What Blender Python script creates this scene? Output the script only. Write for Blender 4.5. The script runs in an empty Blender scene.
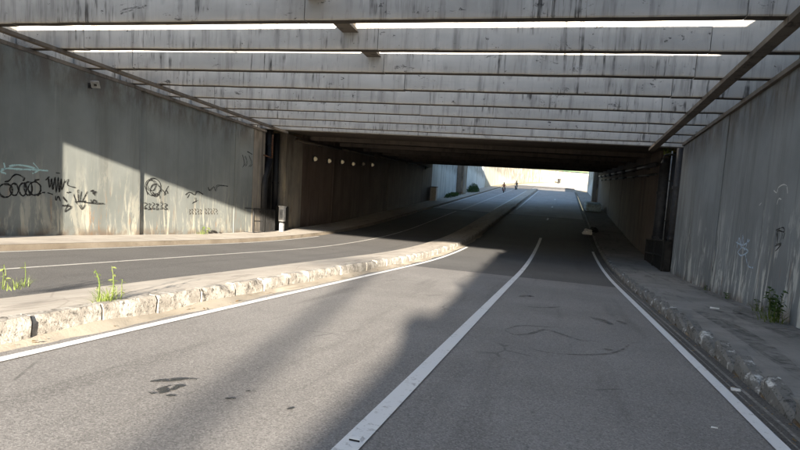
import bpy, bmesh, math, random
from mathutils import Vector, Matrix, noise

random.seed(7)
SC = bpy.context.scene
COL = SC.collection
SY = 0.095            # the road falls 9.5 % away from the camera
CAMH = 1.65
RAD = math.radians

# ------------------------------------------------------------------ camera
CAM_AXES = ((0.96029082, -0.08435234, -0.26594403),   # world x, y, z in (right, up, forward)
            (0.27278867, 0.08383847, 0.95841403),
            (0.05854813, 0.99290271, -0.10351968))
FPX = 583.5           # focal length in pixels of an 800 px wide picture
cam_data = bpy.data.cameras.new('camera')
cam_data.sensor_width = 36.0
cam_data.lens = FPX / 800 * 36.0
cam_data.clip_start = 0.05
cam_data.clip_end = 3000
cam = bpy.data.objects.new('camera', cam_data)
COL.objects.link(cam)
M = Matrix.Identity(4)
for i in range(3):
    M[i][0] = CAM_AXES[i][0]
    M[i][1] = CAM_AXES[i][1]
    M[i][2] = -CAM_AXES[i][2]
M[2][3] = CAMH
cam.matrix_world = M
SC.camera = cam

# ------------------------------------------------------------------ light
SUN_TRAVEL = Vector((-0.225, 1.0, -(0.165 + SY))).normalized()
SUN_EL = math.asin(-SUN_TRAVEL.z)
SUN_POS = -SUN_TRAVEL
world = bpy.data.worlds.new('World')
SC.world = world
world.use_nodes = True
wn = world.node_tree
bg = wn.nodes['Background']
sky = wn.nodes.new('ShaderNodeTexSky')
sky.sky_type = 'NISHITA'
sky.sun_disc = False
sky.sun_elevation = SUN_EL
sky.sun_rotation = math.atan2(SUN_POS.x, SUN_POS.y)
sky.altitude = 0
sky.air_density = 1.0
sky.dust_density = 0.8
sky.ozone_density = 1.0
wn.links.new(sky.outputs[0], bg.inputs[0])
bg.inputs[1].default_value = 0.05
sd = bpy.data.lights.new('sun', 'SUN')
sd.energy = 5.0
sd.angle = RAD(0.53)
sd.color = (1.0, 0.885, 0.735)
sun = bpy.data.objects.new('sun', sd)
COL.objects.link(sun)
sun.rotation_euler = SUN_TRAVEL.to_track_quat('-Z', 'Y').to_euler()
sun.location = (0, -20, 40)
SC.view_settings.view_transform = 'Standard'
SC.view_settings.look = 'None'
SC.view_settings.gamma = 1
SC.view_settings.use_curve_mapping = False
SC.view_settings.exposure = 2.92
SC.render.engine = 'CYCLES'
SC.cycles.use_denoising = True
SC.cycles.max_bounces = 10
SC.cycles.diffuse_bounces = 6

# ------------------------------------------------------------------ geometry helpers
VK, VY0, VS = 0.0046, 20.0, 0.105
VY1 = VY0 + VS / VK


def zr(y):
    """height of the road over the straight ramp (the sag under the overpass)"""
    if y < VY0:
        return 0.0
    if y < VY1:
        return VK * (y - VY0) ** 2 / 2
    return VK * (VY1 - VY0) ** 2 / 2 + VS * (y - VY1)


def S(x, y, z):
    return Vector((x, y, z - SY * y))


def G(x, y, h=0.0):
    return S(x, y, zr(y) + h)


def ray(px, py):
    r = ((px - 400) / FPX, (225 - py) / FPX, 1.0)
    return [sum(CAM_AXES[i][k] * r[k] for k in range(3)) for i in range(3)]


def on_x(px, py, X):
    """photo pixel on a wall at x = X -> (y, z over the ramp)"""
    d = ray(px, py)
    k = X / d[0]
    return d[1] * k, CAMH + (d[2] + SY * d[1]) * k


def on_road(px, py, h=0.0):
    """photo pixel on the ramp -> (x, y)"""
    d = ray(px, py)
    k = (h - CAMH) / (d[2] + SY * d[1])
    return d[0] * k, d[1] * k


BASE = {}


def tag(o, label=None, cat=None, group=None, kind=None):
    if label: o['label'] = label
    if cat: o['category'] = cat
    if group: o['group'] = group
    if kind: o['kind'] = kind
    return o


def thing(name, base, label, cat, group=None):
    o = bpy.data.objects.new(name, None)
    o.empty_display_size = 0.2
    COL.objects.link(o)
    o.location = base
    BASE[o.name] = Vector(base)
    return tag(o, label, cat, group)


class MB:
    def __init__(self):
        self.v = []
        self.f = []

    def poly(self, pts):
        n = len(self.v)
        self.v += [Vector(p) for p in pts]
        self.f.append(tuple(range(n, n + len(pts))))

    def hexa(self, p):
        """p: 4 bottom, 4 top points, same winding"""
        n = len(self.v)
        self.v += [Vector(q) for q in p]
        for f in ((3, 2, 1, 0), (4, 5, 6, 7), (0, 1, 5, 4), (1, 2, 6, 5), (2, 3, 7, 6), (3, 0, 4, 7)):
            self.f.append(tuple(n + i for i in f))
        return self

    def box(self, x0, x1, y0, y1, z0, z1, fn=S):
        return self.hexa([fn(x0, y0, z0), fn(x1, y0, z0), fn(x1, y1, z0), fn(x0, y1, z0),
                          fn(x0, y0, z1), fn(x1, y0, z1), fn(x1, y1, z1), fn(x0, y1, z1)])

    def rbox(self, x0, x1, y0, y1, z0, z1):
        return self.box(x0, x1, y0, y1, z0, z1, lambda x, y, z: Vector((x, y, z)))

    def sweep(self, sec, ys, fn=G, closed=True, caps=True):
        """sec: list of (x, z) or callable(y) -> list"""
        n0 = len(self.v)
        get = sec if callable(sec) else (lambda y: sec)
        m = len(get(ys[0]))
        for y in ys:
            self.v += [fn(x, y, z) for x, z in get(y)]
        k = m if closed else m - 1
        for i in range(len(ys) - 1):
            a = n0 + i * m
            b = a + m
            for j in range(k):
                j2 = (j + 1) % m
                self.f.append((a + j, a + j2, b + j2, b + j))
        if closed and caps:
            self.f.append(tuple(n0 + j for j in reversed(range(m))))
            e = n0 + (len(ys) - 1) * m
            self.f.append(tuple(e + j for j in range(m)))
        return self

    def tube(self, pts, r, n=8, cap=True):
        pts = [Vector(p) for p in pts]
        rs = r if isinstance(r, (list, tuple)) else [r] * len(pts)
        n0 = len(self.v)
        ref = None
        for i, p in enumerate(pts):
            a = pts[max(i - 1, 0)]
            b = pts[min(i + 1, len(pts) - 1)]
            t = (b - a).normalized()
            if ref is None:
                ref = Vector((0, 0, 1)) if abs(t.z) < 0.9 else Vector((1, 0, 0))
            u = t.cross(ref).normalized()
            w = u.cross(t)
            ref = w
            for k in range(n):
                ang = 2 * math.pi * k / n
                self.v.append(p + (u * math.cos(ang) + w * math.sin(ang)) * rs[i])
        for i in range(len(pts) - 1):
            a = n0 + i * n
            b = a + n
            for k in range(n):
                k2 = (k + 1) % n
                self.f.append((a + k, a + k2, b + k2, b + k))
        if cap:
            self.f.append(tuple(n0 + k for k in reversed(range(n))))
            e = n0 + (len(pts) - 1) * n
            self.f.append(tuple(e + k for k in range(n)))
        return self

    def mesh(self, name, mat, smooth=False, base=None):
        base = base or Vector((0, 0, 0))
        me = bpy.data.meshes.new(name)
        me.from_pydata([v - base for v in self.v], [], self.f)
        me.validate()
        bm = bmesh.new()
        bm.from_mesh(me)
        bmesh.ops.recalc_face_normals(bm, faces=bm.faces)
        bm.to_mesh(me)
        bm.free()
        if mat: me.materials.append(mat)
        if smooth:
            for p in me.polygons: p.use_smooth = True
        return me

    def build(self, name, mat, parent=None, smooth=False, bevel=0.0, root=None):
        r = root or parent
        base = BASE.get(r.name, Vector((0, 0, 0))) if r else Vector((0, 0, 0))
        o = bpy.data.objects.new(name, self.mesh(name, mat, smooth, base))
        COL.objects.link(o)
        if parent:
            o.parent = parent
            BASE[o.name] = base
        if bevel:
            b = o.modifiers.new('bevel', 'BEVEL')
            b.width = bevel
            b.segments = 2
            b.limit_method = 'ANGLE'
        return o


def rng(a, b, step):
    n = max(1, int(round((b - a) / step)))
    return [a + (b - a) * i / n for i in range(n + 1)]


# ------------------------------------------------------------------ material helpers
class NT:
    def __init__(self, name):
        self.m = bpy.data.materials.new(name)
        self.m.use_nodes = True
        self.t = self.m.node_tree
        self.b = self.t.nodes['Principled BSDF']
        self.b.inputs['Specular IOR Level'].default_value = 0.3

    def n(self, typ, **kw):
        nd = self.t.nodes.new('ShaderNode' + typ)
        for k, v in kw.items():
            setattr(nd, k, v)
        return nd

    def put(self, sock, v):
        if isinstance(v, bpy.types.NodeSocket):
            self.t.links.new(v, sock)
        else:
            if isinstance(v, tuple) and len(v) == 3 and sock.type == 'RGBA':
                v = v + (1,)
            sock.default_value = v

    def coords(self, shear=True):
        """object coordinates; z is measured from the ramp"""
        tc = self.n('TexCoord').outputs['Object']
        if not shear:
            return tc
        s = self.n('SeparateXYZ'); self.put(s.inputs[0], tc)
        m = self.math('MULTIPLY_ADD', s.outputs[1], SY, s.outputs[2])
        c = self.n('CombineXYZ')
        self.put(c.inputs[0], s.outputs[0]); self.put(c.inputs[1], s.outputs[1]); self.put(c.inputs[2], m)
        return c.outputs[0]

    def xyz(self, v):
        s = self.n('SeparateXYZ'); self.put(s.inputs[0], v)
        return s.outputs

    def scale(self, v, sc):
        m = self.n('VectorMath', operation='MULTIPLY')
        self.put(m.inputs[0], v); m.inputs[1].default_value = sc
        return m.outputs[0]

    def math(self, op, a, b=0.0, c=0.0, clamp=False):
        m = self.n('Math', operation=op); m.use_clamp = clamp
        self.put(m.inputs[0], a); self.put(m.inputs[1], b)
        if op == 'MULTIPLY_ADD': self.put(m.inputs[2], c)
        return m.outputs[0]

    def noise(self, v, scale, detail=4, rough=0.55, w=None, dist=0.0):
        nd = self.n('TexNoise')
        if w is not None:
            nd.noise_dimensions = '4D'; self.put(nd.inputs['W'], w)
        self.put(nd.inputs['Vector'], v)
        nd.inputs['Scale'].default_value = scale
        nd.inputs['Detail'].default_value = detail
        nd.inputs['Roughness'].default_value = rough
        nd.inputs['Distortion'].default_value = dist
        return nd.outputs[0]

    def voro(self, v, scale, feature='F1'):
        nd = self.n('TexVoronoi', feature=feature)
        self.put(nd.inputs['Vector'], v)
        nd.inputs['Scale'].default_value = scale
        return nd.outputs

    def ramp(self, v, a, b, lo=0.0, hi=1.0):
        m = self.n('MapRange'); m.interpolation_type = 'SMOOTHSTEP'
        self.put(m.inputs[0], v)
        m.inputs[1].default_value = a; m.inputs[2].default_value = b
        m.inputs[3].default_value = lo; m.inputs[4].default_value = hi
        return m.outputs[0]

    def mix(self, fac, a, b, mode='MIX'):
        m = self.n('Mix', data_type='RGBA', blend_type=mode)
        self.put(m.inputs[0], fac); self.put(m.inputs[6], a); self.put(m.inputs[7], b)
        return m.outputs[2]

    def bump(self, h, strength=0.3, dist=0.01, prev=None):
        b = self.n('Bump')
        b.inputs['Strength'].default_value = strength
        b.inputs['Distance'].default_value = dist
        self.put(b.inputs['Height'], h)
        if prev is not None: self.put(b.inputs['Normal'], prev)
        return b.outputs[0]

    def done(self, col, rough=0.85, normal=None, metal=None):
        self.put(self.b.inputs['Base Color'], col)
        self.put(self.b.inputs['Roughness'], rough)
        if normal is not None: self.put(self.b.inputs['Normal'], normal)
        if metal is not None: self.b.inputs['Metallic'].default_value = metal
        return self.m

    def rnd(self, k=37.0):
        return self.math('MULTIPLY', self.n('ObjectInfo').outputs['Random'], k)


def plain(name, col, rough=0.7, metal=0.0, var=0.25, sc=6.0, bump=0.1):
    t = NT(name)
    c = t.coords(False)
    n = t.noise(c, sc, 4, w=t.rnd())
    k = t.ramp(n, 0.3, 0.7, 1 - var, 1 + var)
    col2 = t.mix(1.0, col, (1, 1, 1), 'MULTIPLY')
    mm = t.n('VectorMath', operation='SCALE'); t.put(mm.inputs[0], col2); t.put(mm.inputs['Scale'], k)
    return t.done(mm.outputs[0], rough, t.bump(t.noise(c, sc * 8, 3), bump, 0.005), metal)


def asphalt(name, c0, c1, speck, lightspeck, patch=0.5):
    t = NT(name)
    v = t.coords()
    big = t.noise(v, 0.35, 5, 0.6)
    lng = t.noise(t.scale(v, (1.6, 0.12, 1)), 1.0, 4, 0.6)
    col = t.mix(t.ramp(big, 0.3, 0.7), c0, c1)
    dark = tuple(a * 0.72 for a in c0)
    col = t.mix(t.math('MULTIPLY', t.ramp(lng, 0.52, 0.72), patch), col, dark)
    fine = t.voro(v, 80)[1]
    g = t.xyz(fine)[0]
    col = t.mix(t.ramp(g, 0.62, 0.9, 0, speck), col, tuple(min(1, a * 2.2) for a in c0))
    col = t.mix(t.ramp(g, 0.35, 0.08, 0, speck * 1.2), col, tuple(a * 0.4 for a in c0))
    mid = t.noise(v, 22, 5, 0.7)
    col = t.mix(t.ramp(mid, 0.62, 0.78, 0, lightspeck), col, tuple(min(1, a * 1.8) for a in c0))
    col = t.mix(t.ramp(mid, 0.40, 0.26, 0, 0.6), col, tuple(a * 0.55 for a in c0))
    # fine cracks
    cr = t.voro(t.mix(0.04, v, t.n('TexNoise').outputs[1]), 0.55, 'DISTANCE_TO_EDGE')[0]
    brk = t.ramp(t.noise(v, 0.9, 3), 0.55, 0.62)
    crk = t.math('MULTIPLY', t.ramp(cr, 0.012, 0.003), brk)
    col = t.mix(t.math('MULTIPLY', crk, 0.5), col, tuple(a * 0.35 for a in c0))
    nb = t.bump(t.noise(v, 110, 3, 0.7), 0.55, 0.006)
    nb = t.bump(g, 0.35, 0.006, nb)
    return t.done(col, 0.86, nb)


def wall_paint(name, c0, c1, drip, rust, grime, low=2.6, streak=1.0, lime=0.0):
    """painted retaining wall with water streaks, lime drips and rust low down"""
    t = NT(name)
    v = t.coords()
    z = t.xyz(v)[2]
    big = t.noise(v, 0.5, 5, 0.6)
    col = t.mix(t.ramp(big, 0.3, 0.7), c0, c1)
    st = t.noise(t.scale(v, (0.9, 0.9, 0.09)), 1.0, 6, 0.7, dist=0.3)
    col = t.mix(t.ramp(st, 0.48, 0.72, 0, 0.7 * streak), col, grime)
    msk = t.ramp(t.noise(v, 0.28, 3, 0.6, w=2.2), 0.45, 0.62)
    st2 = t.noise(t.scale(v, (3.4, 3.4, 0.14)), 1.0, 5, 0.65, dist=0.4)
    col = t.mix(t.math('MULTIPLY', t.ramp(st2, 0.54, 0.74, 0, 0.6 * streak), msk), col, tuple(min(.7, a * 1.5) for a in c1))
    st4 = t.noise(t.scale(v, (4.2, 4.2, 0.12)), 1.0, 4, 0.65, w=5.5, dist=0.3)
    col = t.mix(t.math('MULTIPLY', t.ramp(st4, 0.54, 0.7, 0, 0.7 * streak), t.math('SUBTRACT', 1.0, msk)), col, grime)
    topg = t.math('MULTIPLY', t.ramp(z, 4.2, 5.5), t.ramp(t.noise(t.scale(v, (1.5, 1.5, 0.5)), 1.0, 5, 0.7), 0.36, 0.6))
    col = t.mix(t.math('MULTIPLY', topg, 0.75), col, (0.075, 0.06, 0.048))
    lowm = t.ramp(z, low, 0.3)
    d1 = t.noise(t.scale(v, (3.6, 3.6, 0.5)), 1.0, 5, 0.65, dist=0.7)
    col = t.mix(t.math('MULTIPLY', t.ramp(d1, 0.54, 0.64), t.math('MULTIPLY', lowm, 0.8)), col, drip)
    d2 = t.noise(t.scale(v, (4.6, 4.6, 0.75)), 1.1, 5, 0.7, dist=0.4, w=7.3)
    col = t.mix(t.math('MULTIPLY', t.ramp(d2, 0.57, 0.68), t.math('MULTIPLY', t.ramp(z, low * 0.85, 0.2), 0.85)), col, rust)
    if lime:
        d3 = t.noise(t.scale(v, (1.7, 1.7, 0.42)), 1.0, 6, 0.72, dist=0.8, w=3.7)
        col = t.mix(t.math('MULTIPLY', t.ramp(d3, 0.52, 0.60), t.math('MULTIPLY', t.ramp(z, 3.3, 0.8), lime)), col, drip)
    foot = t.math('MULTIPLY', t.ramp(z, 0.55, 0.15), t.ramp(t.noise(v, 2.2, 4), 0.35, 0.6))
    col = t.mix(t.math('MULTIPLY', foot, 0.6), col, tuple(a * 0.45 for a in rust))
    sp = t.noise(v, 9, 4, 0.7)
    col = t.mix(t.ramp(sp, 0.68, 0.74, 0, 0.5), col, grime)
    nb = t.bump(t.noise(v, 30, 4, 0.6), 0.25, 0.01)
    nb = t.bump(st, 0.15, 0.02, nb)
    return t.done(col, 0.8, nb)


def beam_concrete(name, c0, c1, mould):
    t = NT(name)
    v = t.coords()
    w = t.rnd()
    big = t.noise(t.scale(v, (0.35, 1, 0.8)), 1.0, 4, 0.6, w=w)
    col = t.mix(t.ramp(big, 0.3, 0.7), c0, c1)
    st = t.noise(t.scale(v, (3.2, 3, 0.25)), 1.0, 5, 0.7, w=w)
    col = t.mix(t.ramp(st, 0.48, 0.70, 0, 0.75), col, tuple(a * 0.45 for a in c0))
    st3 = t.noise(t.scale(v, (7.0, 3, 0.5)), 1.0, 4, 0.7, w=t.math('ADD', w, 3.1))
    patch = t.ramp(t.noise(t.scale(v, (0.5, 1, 1)), 1.0, 3, w=t.math('ADD', w, 9.0)), 0.48, 0.62)
    col = t.mix(t.math('MULTIPLY', t.ramp(st3, 0.52, 0.62), t.math('MULTIPLY', patch, 0.9)), col, mould)
    sp = t.noise(t.scale(v, (3.5, 3, 5)), 1.0, 5, 0.75, w=t.math('ADD', w, 17.0))
    col = t.mix(t.ramp(sp, 0.62, 0.67, 0, 0.9), col, mould)
    sp2 = t.noise(t.scale(v, (1.1, 3, 2.2)), 1.0, 6, 0.8, w=t.math('ADD', w, 27.0), dist=0.5)
    col = t.mix(t.ramp(sp2, 0.60, 0.66, 0, 0.85), col, tuple(a * 0.9 for a in mould))
    wash = t.noise(t.scale(v, (1.4, 3, 0.35)), 1.0, 5, 0.7, w=t.math('ADD', w, 41.0))
    col = t.mix(t.ramp(wash, 0.52, 0.7, 0, 0.45), col, tuple(min(.62, a * 1.35) for a in c1))
    nb = t.bump(t.noise(v, 24, 5, 0.65), 0.3, 0.012)
    return t.done(col, 0.85, nb)


def pavement(name, c0, c1, crack=0.22):
    t = NT(name)
    v = t.coords()
    col = t.mix(t.ramp(t.noise(v, 0.8, 5, 0.65), 0.3, 0.7), c0, c1)
    lng = t.noise(t.scale(v, (3.0, 0.45, 1)), 1.0, 5, 0.7, dist=0.5)
    col = t.mix(t.ramp(lng, 0.52, 0.70, 0, 0.7), col, tuple(a * 0.5 for a in c0))
    col = t.mix(t.ramp(t.noise(v, 14, 5, 0.7), 0.55, 0.75, 0, 0.5), col, tuple(a * 0.6 for a in c0))
    sp = t.noise(v, 60, 3, 0.7)
    col = t.mix(t.ramp(sp, 0.6, 0.75, 0, 0.4), col, tuple(min(.7, a * 1.4) for a in c1))
    cr = t.voro(v, 0.7, 'DISTANCE_TO_EDGE')[0]
    col = t.mix(t.math('MULTIPLY', t.ramp(cr, 0.014, 0.002), crack), col, tuple(a * 0.25 for a in c0))
    nb = t.bump(t.noise(v, 35, 5, 0.7), 0.5, 0.01)
    return t.done(col, 0.9, nb)


def kerb_mat(name, paint, concrete, lichen, cover):
    t = NT(name)
    tc = t.n('TexCoord').outputs['Object']
    w = t.rnd(90)
    p = t.noise(tc, 3.5, 6, 0.7, w=w)
    col = t.mix(t.ramp(p, cover, cover + 0.12), concrete, paint)
    l = t.noise(tc, 9, 6, 0.75, w=t.math('ADD', w, 5))
    col = t.mix(t.ramp(l, 0.53, 0.64, 0, 0.85), col, lichen)
    l2 = t.noise(tc, 2.2, 4, 0.7, w=t.math('ADD', w, 11))
    col = t.mix(t.ramp(l2, 0.62, 0.70, 0, 0.9), col, tuple(a * 0.6 for a in lichen))
    l3 = t.noise(tc, 24, 5, 0.7, w=t.math('ADD', w, 23))
    col = t.mix(t.ramp(l3, 0.55, 0.64, 0, 0.75), col, lichen)
    nb = t.bump(t.noise(tc, 22, 6, 0.7, w=w), 0.7, 0.02)
    return t.done(col, 0.9, nb)


def line_paint(name, col, under, worn=0.45):
    t = NT(name)
    v = t.coords()
    n = t.noise(v, 14, 6, 0.75)
    n2 = t.noise(v, 1.3, 4, 0.6)
    k = t.ramp(t.math('ADD', n, t.math('MULTIPLY', n2, 0.5)), worn, worn - 0.13)
    c = t.mix(t.math('MULTIPLY', k, 0.75), col, under)
    c = t.mix(t.ramp(t.noise(v, 50, 4), 0.55, 0.8, 0, 0.25), c, tuple(a * 0.7 for a in col))
    return t.done(c, 0.75, t.bump(t.noise(v, 110, 3, 0.7), 0.4, 0.004))


def stain(name, col, alpha, scale=3.0, lo=0.35, hi=0.6):
    t = NT(name)
    v = t.coords()
    k = t.math('MULTIPLY', t.ramp(t.noise(v, scale, 5, 0.7), lo, hi), alpha)
    t.put(t.b.inputs['Alpha'], k)
    return t.done(col, 0.85)


def leaf_mat(name, c0, c1):
    t = NT(name)
    k = t.n('ObjectInfo').outputs['Random']
    g = t.noise(t.coords(False), 9, 3)
    col = t.mix(t.ramp(t.math('ADD', t.math('MULTIPLY', k, 0.5), t.math('MULTIPLY', g, 0.6)), 0.25, 0.75), c0, c1)
    t.put(t.b.inputs['Transmission Weight'], 0.0)
    t.done(col, 0.55)
    tr = t.n('BsdfTranslucent'); t.put(tr.inputs[0], col)
    ms = t.n('MixShader'); ms.inputs[0].default_value = 0.35
    out = t.t.nodes['Material Output']
    t.put(ms.inputs[1], t.b.outputs[0]); t.put(ms.inputs[2], tr.outputs[0])
    t.put(out.inputs[0], ms.outputs[0])
    return t.m


MAT = {
    'asphalt_old': asphalt('asphalt_old', (0.162, 0.156, 0.150), (0.215, 0.207, 0.199), 0.36, 0.3, 0.8),
    'asphalt_new': asphalt('asphalt_new', (0.072, 0.072, 0.073), (0.095, 0.095, 0.096), 0.4, 0.2),
    'asphalt_left': asphalt('asphalt_left', (0.085, 0.082, 0.08), (0.11, 0.107, 0.103), 0.35, 0.2),
    'asphalt_skylit': asphalt('asphalt_skylit', (0.25, 0.25, 0.25), (0.31, 0.31, 0.31), 0.3, 0.2),
    'gutter': asphalt('gutter', (0.06, 0.058, 0.056), (0.12, 0.115, 0.108), 0.6, 0.7, 0.9),
    'gutter_streak': line_paint('gutter_streak', (0.24, 0.23, 0.215), (0.085, 0.083, 0.08), 0.86),
    'walk': pavement('walk', (0.33, 0.30, 0.26), (0.43, 0.395, 0.345)),
    'walk_right': pavement('walk_right', (0.17, 0.165, 0.155), (0.25, 0.24, 0.225)),
    'kerb': kerb_mat('kerb', (0.42, 0.40, 0.36), (0.27, 0.25, 0.22), (0.06, 0.055, 0.048), 0.44),
    'kerb_dark': kerb_mat('kerb_dark', (0.60, 0.60, 0.58), (0.16, 0.155, 0.145), (0.03, 0.03, 0.028), 0.54),
    'sand': pavement('sand', (0.25, 0.222, 0.178), (0.34, 0.305, 0.25), 0.0),
    'kerb_brown': pavement('kerb_brown', (0.15, 0.125, 0.095), (0.22, 0.19, 0.15), 0.0),
    'line': line_paint('line', (0.64, 0.645, 0.645), (0.24, 0.235, 0.23), 0.69),
    'line_thin': line_paint('line_thin', (0.45, 0.44, 0.41), (0.10, 0.10, 0.10), 0.72),
    'wall_left': wall_paint('wall_left', (0.146, 0.160, 0.152), (0.190, 0.205, 0.195), (0.46, 0.44, 0.36), (0.26, 0.15, 0.075), (0.12, 0.125, 0.115), lime=0.35),
    'wall_right': wall_paint('wall_right', (0.142, 0.158, 0.168), (0.188, 0.207, 0.218), (0.58, 0.59, 0.56), (0.20, 0.11, 0.06), (0.08, 0.085, 0.088), lime=0.6),
    'wall_dirty': wall_paint('wall_dirty', (0.17, 0.155, 0.13), (0.25, 0.22, 0.18), (0.40, 0.34, 0.22), (0.15, 0.08, 0.045), (0.05, 0.045, 0.04), 4.5, 1.4),
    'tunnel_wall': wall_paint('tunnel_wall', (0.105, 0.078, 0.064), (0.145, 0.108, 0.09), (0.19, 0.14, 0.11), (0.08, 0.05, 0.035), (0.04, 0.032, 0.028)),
    'pale_wall': wall_paint('pale_wall', (0.54, 0.58, 0.58), (0.63, 0.66, 0.65), (0.65, 0.65, 0.62), (0.25, 0.24, 0.21), (0.24, 0.26, 0.26)),
    'cream_wall': wall_paint('cream_wall', (0.33, 0.318, 0.268), (0.38, 0.366, 0.31), (0.38, 0.366, 0.32), (0.21, 0.17, 0.12), (0.18, 0.165, 0.12)),
    'beam': beam_concrete('beam', (0.35, 0.337, 0.315), (0.46, 0.445, 0.42), (0.045, 0.042, 0.04)),
    'beam_brown': beam_concrete('beam_brown', (0.10, 0.085, 0.07), (0.15, 0.125, 0.10), (0.05, 0.042, 0.035)),
    'underside_shade': beam_concrete('underside_shade', (0.045, 0.038, 0.032), (0.07, 0.058, 0.048), (0.05, 0.042, 0.035)),  # for beam undersides, their shade put into the colour
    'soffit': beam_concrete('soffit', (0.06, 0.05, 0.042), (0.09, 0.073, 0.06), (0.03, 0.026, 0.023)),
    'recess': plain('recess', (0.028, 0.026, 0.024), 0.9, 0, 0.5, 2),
    'pipe_black': plain('pipe_black', (0.012, 0.012, 0.013), 0.5),
    'pipe_grey': plain('pipe_grey', (0.03, 0.031, 0.036), 0.55),
    'rust': plain('rust', (0.10, 0.048, 0.028), 0.9, 0, 0.5, 12, 0.4),
    'dark_metal': plain('dark_metal', (0.018, 0.018, 0.018), 0.6, 0.3),
    'white_metal': plain('white_metal', (0.48, 0.48, 0.47), 0.5),
    'grey_metal': plain('grey_metal', (0.25, 0.26, 0.27), 0.5, 0.3),
    'black_paint': stain('black_paint', (0.014, 0.014, 0.014), 0.92, 10.0, 0.28, 0.52),
    'cyan_paint': stain('cyan_paint', (0.42, 0.62, 0.62), 0.8, 10.0, 0.28, 0.52),
    'blue_paint': stain('blue_paint', (0.46, 0.58, 0.72), 0.75, 10.0, 0.28, 0.52),
    'white_paint': stain('white_paint', (0.6, 0.61, 0.6), 0.75, 10.0, 0.28, 0.52),
    'brown_paint': stain('brown_paint', (0.09, 0.075, 0.06), 0.75, 10.0, 0.28, 0.52),
    'blue_block': plain('blue_block', (0.50, 0.68, 0.82), 0.7),
    'bag': plain('bag', (0.70, 0.69, 0.66), 0.4),
    'black_bag': plain('black_bag', (0.015, 0.015, 0.016), 0.35),
    'green_paint': plain('green_paint', (0.06, 0.20, 0.07), 0.5),
    'tyre': plain('tyre', (0.012, 0.012, 0.012), 0.8),
    'red_paint': plain('red_paint', (0.25, 0.02, 0.015), 0.3, 0, 0.1),
    'blue_body': plain('blue_body', (0.02, 0.035, 0.12), 0.3, 0, 0.1),
    'chrome': plain('chrome', (0.5, 0.5, 0.5), 0.25, 0.9, 0.1),
    'cloth_red': plain('cloth_red', (0.18, 0.03, 0.025), 0.9),
    'cloth_grey': plain('cloth_grey', (0.10, 0.10, 0.11), 0.9),
    'cloth_dark': plain('cloth_dark', (0.02, 0.022, 0.03), 0.9),
    'skin': plain('skin', (0.25, 0.14, 0.09), 0.6, 0, 0.05),
    'helmet': plain('helmet', (0.02, 0.02, 0.022), 0.25, 0, 0.1),
    'helmet_white': plain('helmet_white', (0.55, 0.55, 0.55), 0.25, 0, 0.1),
    'lamp_dull': plain('lamp_dull', (0.30, 0.26, 0.20), 0.5),
    'glass': plain('glass', (0.03, 0.04, 0.05), 0.1, 0, 0.1),
    'plaster': plain('plaster', (0.55, 0.57, 0.58), 0.85, 0, 0.1, 0.6),
    'plaster_warm': plain('plaster_warm', (0.52, 0.46, 0.38), 0.85, 0, 0.1, 0.6),
    'plaster_grey': plain('plaster_grey', (0.15, 0.165, 0.19), 0.85, 0, 0.1, 0.6),
    'roof': plain('roof', (0.24, 0.15, 0.11), 0.9),
    'bark': plain('bark', (0.10, 0.075, 0.05), 0.95, 0, 0.4, 6, 0.5),
    'earth': pavement('earth', (0.20, 0.17, 0.12), (0.28, 0.25, 0.18), 0.0),
    'grass_blade': leaf_mat('grass_blade', (0.075, 0.12, 0.02), (0.16, 0.20, 0.05)),
    'weed_leaf': leaf_mat('weed_leaf', (0.085, 0.125, 0.03), (0.18, 0.21, 0.07)),
    'dark_leaf': leaf_mat('dark_leaf', (0.025, 0.06, 0.012), (0.06, 0.11, 0.025)),
    'tree_leaf': leaf_mat('tree_leaf', (0.04, 0.08, 0.015), (0.10, 0.16, 0.04)),
    'dry_leaf': leaf_mat('dry_leaf', (0.14, 0.09, 0.04), (0.22, 0.15, 0.07)),
    'tar': stain('tar', (0.03, 0.033, 0.033), 0.9, 11.0, 0.42, 0.5),
    'skid': stain('skid', (0.02, 0.02, 0.02), 0.42, 5.0, 0.3, 0.6),
    'damp': stain('damp', (0.035, 0.033, 0.03), 0.5, 5.0, 0.35, 0.75),
    'dirt': stain('dirt', (0.24, 0.20, 0.15), 0.8, 6.0, 0.42, 0.6),
}
lm = NT('lamp_glass')
lm.done((0.75, 0.68, 0.5), 0.4)
lm.b.inputs['Emission Color'].default_value = (1.0, 0.86, 0.6, 1)
lm.b.inputs['Emission Strength'].default_value = 0.006
MAT['lamp_glass'] = lm.m

# ------------------------------------------------------------------ setting: levels
X_LW, X_LK = -15.6, -13.2        # left wall, left kerb
X_MF, X_MB = -5.3, -6.95         # median front (towards the camera side) and back
X_RK, X_RW = 2.27, 4.6           # right kerb, right wall
Y_END = 150.0
YS = rng(-60, 18, 6) + rng(18, 50, 1.0)[1:] + rng(50, Y_END, 5)[1:]


def strip(name, x0, x1, ys, h, mat, sub=1, label=None, kind='structure', parent=None):
    m = MB()
    xs = [x0 + (x1 - x0) * i / sub for i in range(sub + 1)]
    m.sweep([(x, h) for x in xs], ys, closed=False)
    o = m.build(name, MAT[mat], parent)
    if not parent: tag(o, label, None, None, kind)
    return o


def cut(a, b):
    return [a] + [y for y in YS if a + 0.01 < y < b - 0.01] + [b]


road = strip('road', -7.0, X_RK + 0.02, cut(-60, Y_END), 0.0, 'asphalt_old')
new_road = strip('road_resurfaced', -5.28, 1.98, cut(19.6, 126), 0.004, 'asphalt_new')
left_road = strip('road_left', X_LK - 0.02, -6.9, cut(-60, Y_END), 0.002, 'asphalt_left')
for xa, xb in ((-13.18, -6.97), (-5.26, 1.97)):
    strip('road_exit', xa, xb, cut(60, 126), 0.007, 'asphalt_skylit')  # paler overlay, skylight from the far mouth put into its colour
gutter = strip('gutter', 1.99, X_RK, cut(-60, 126), 0.008, 'gutter')

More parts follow.
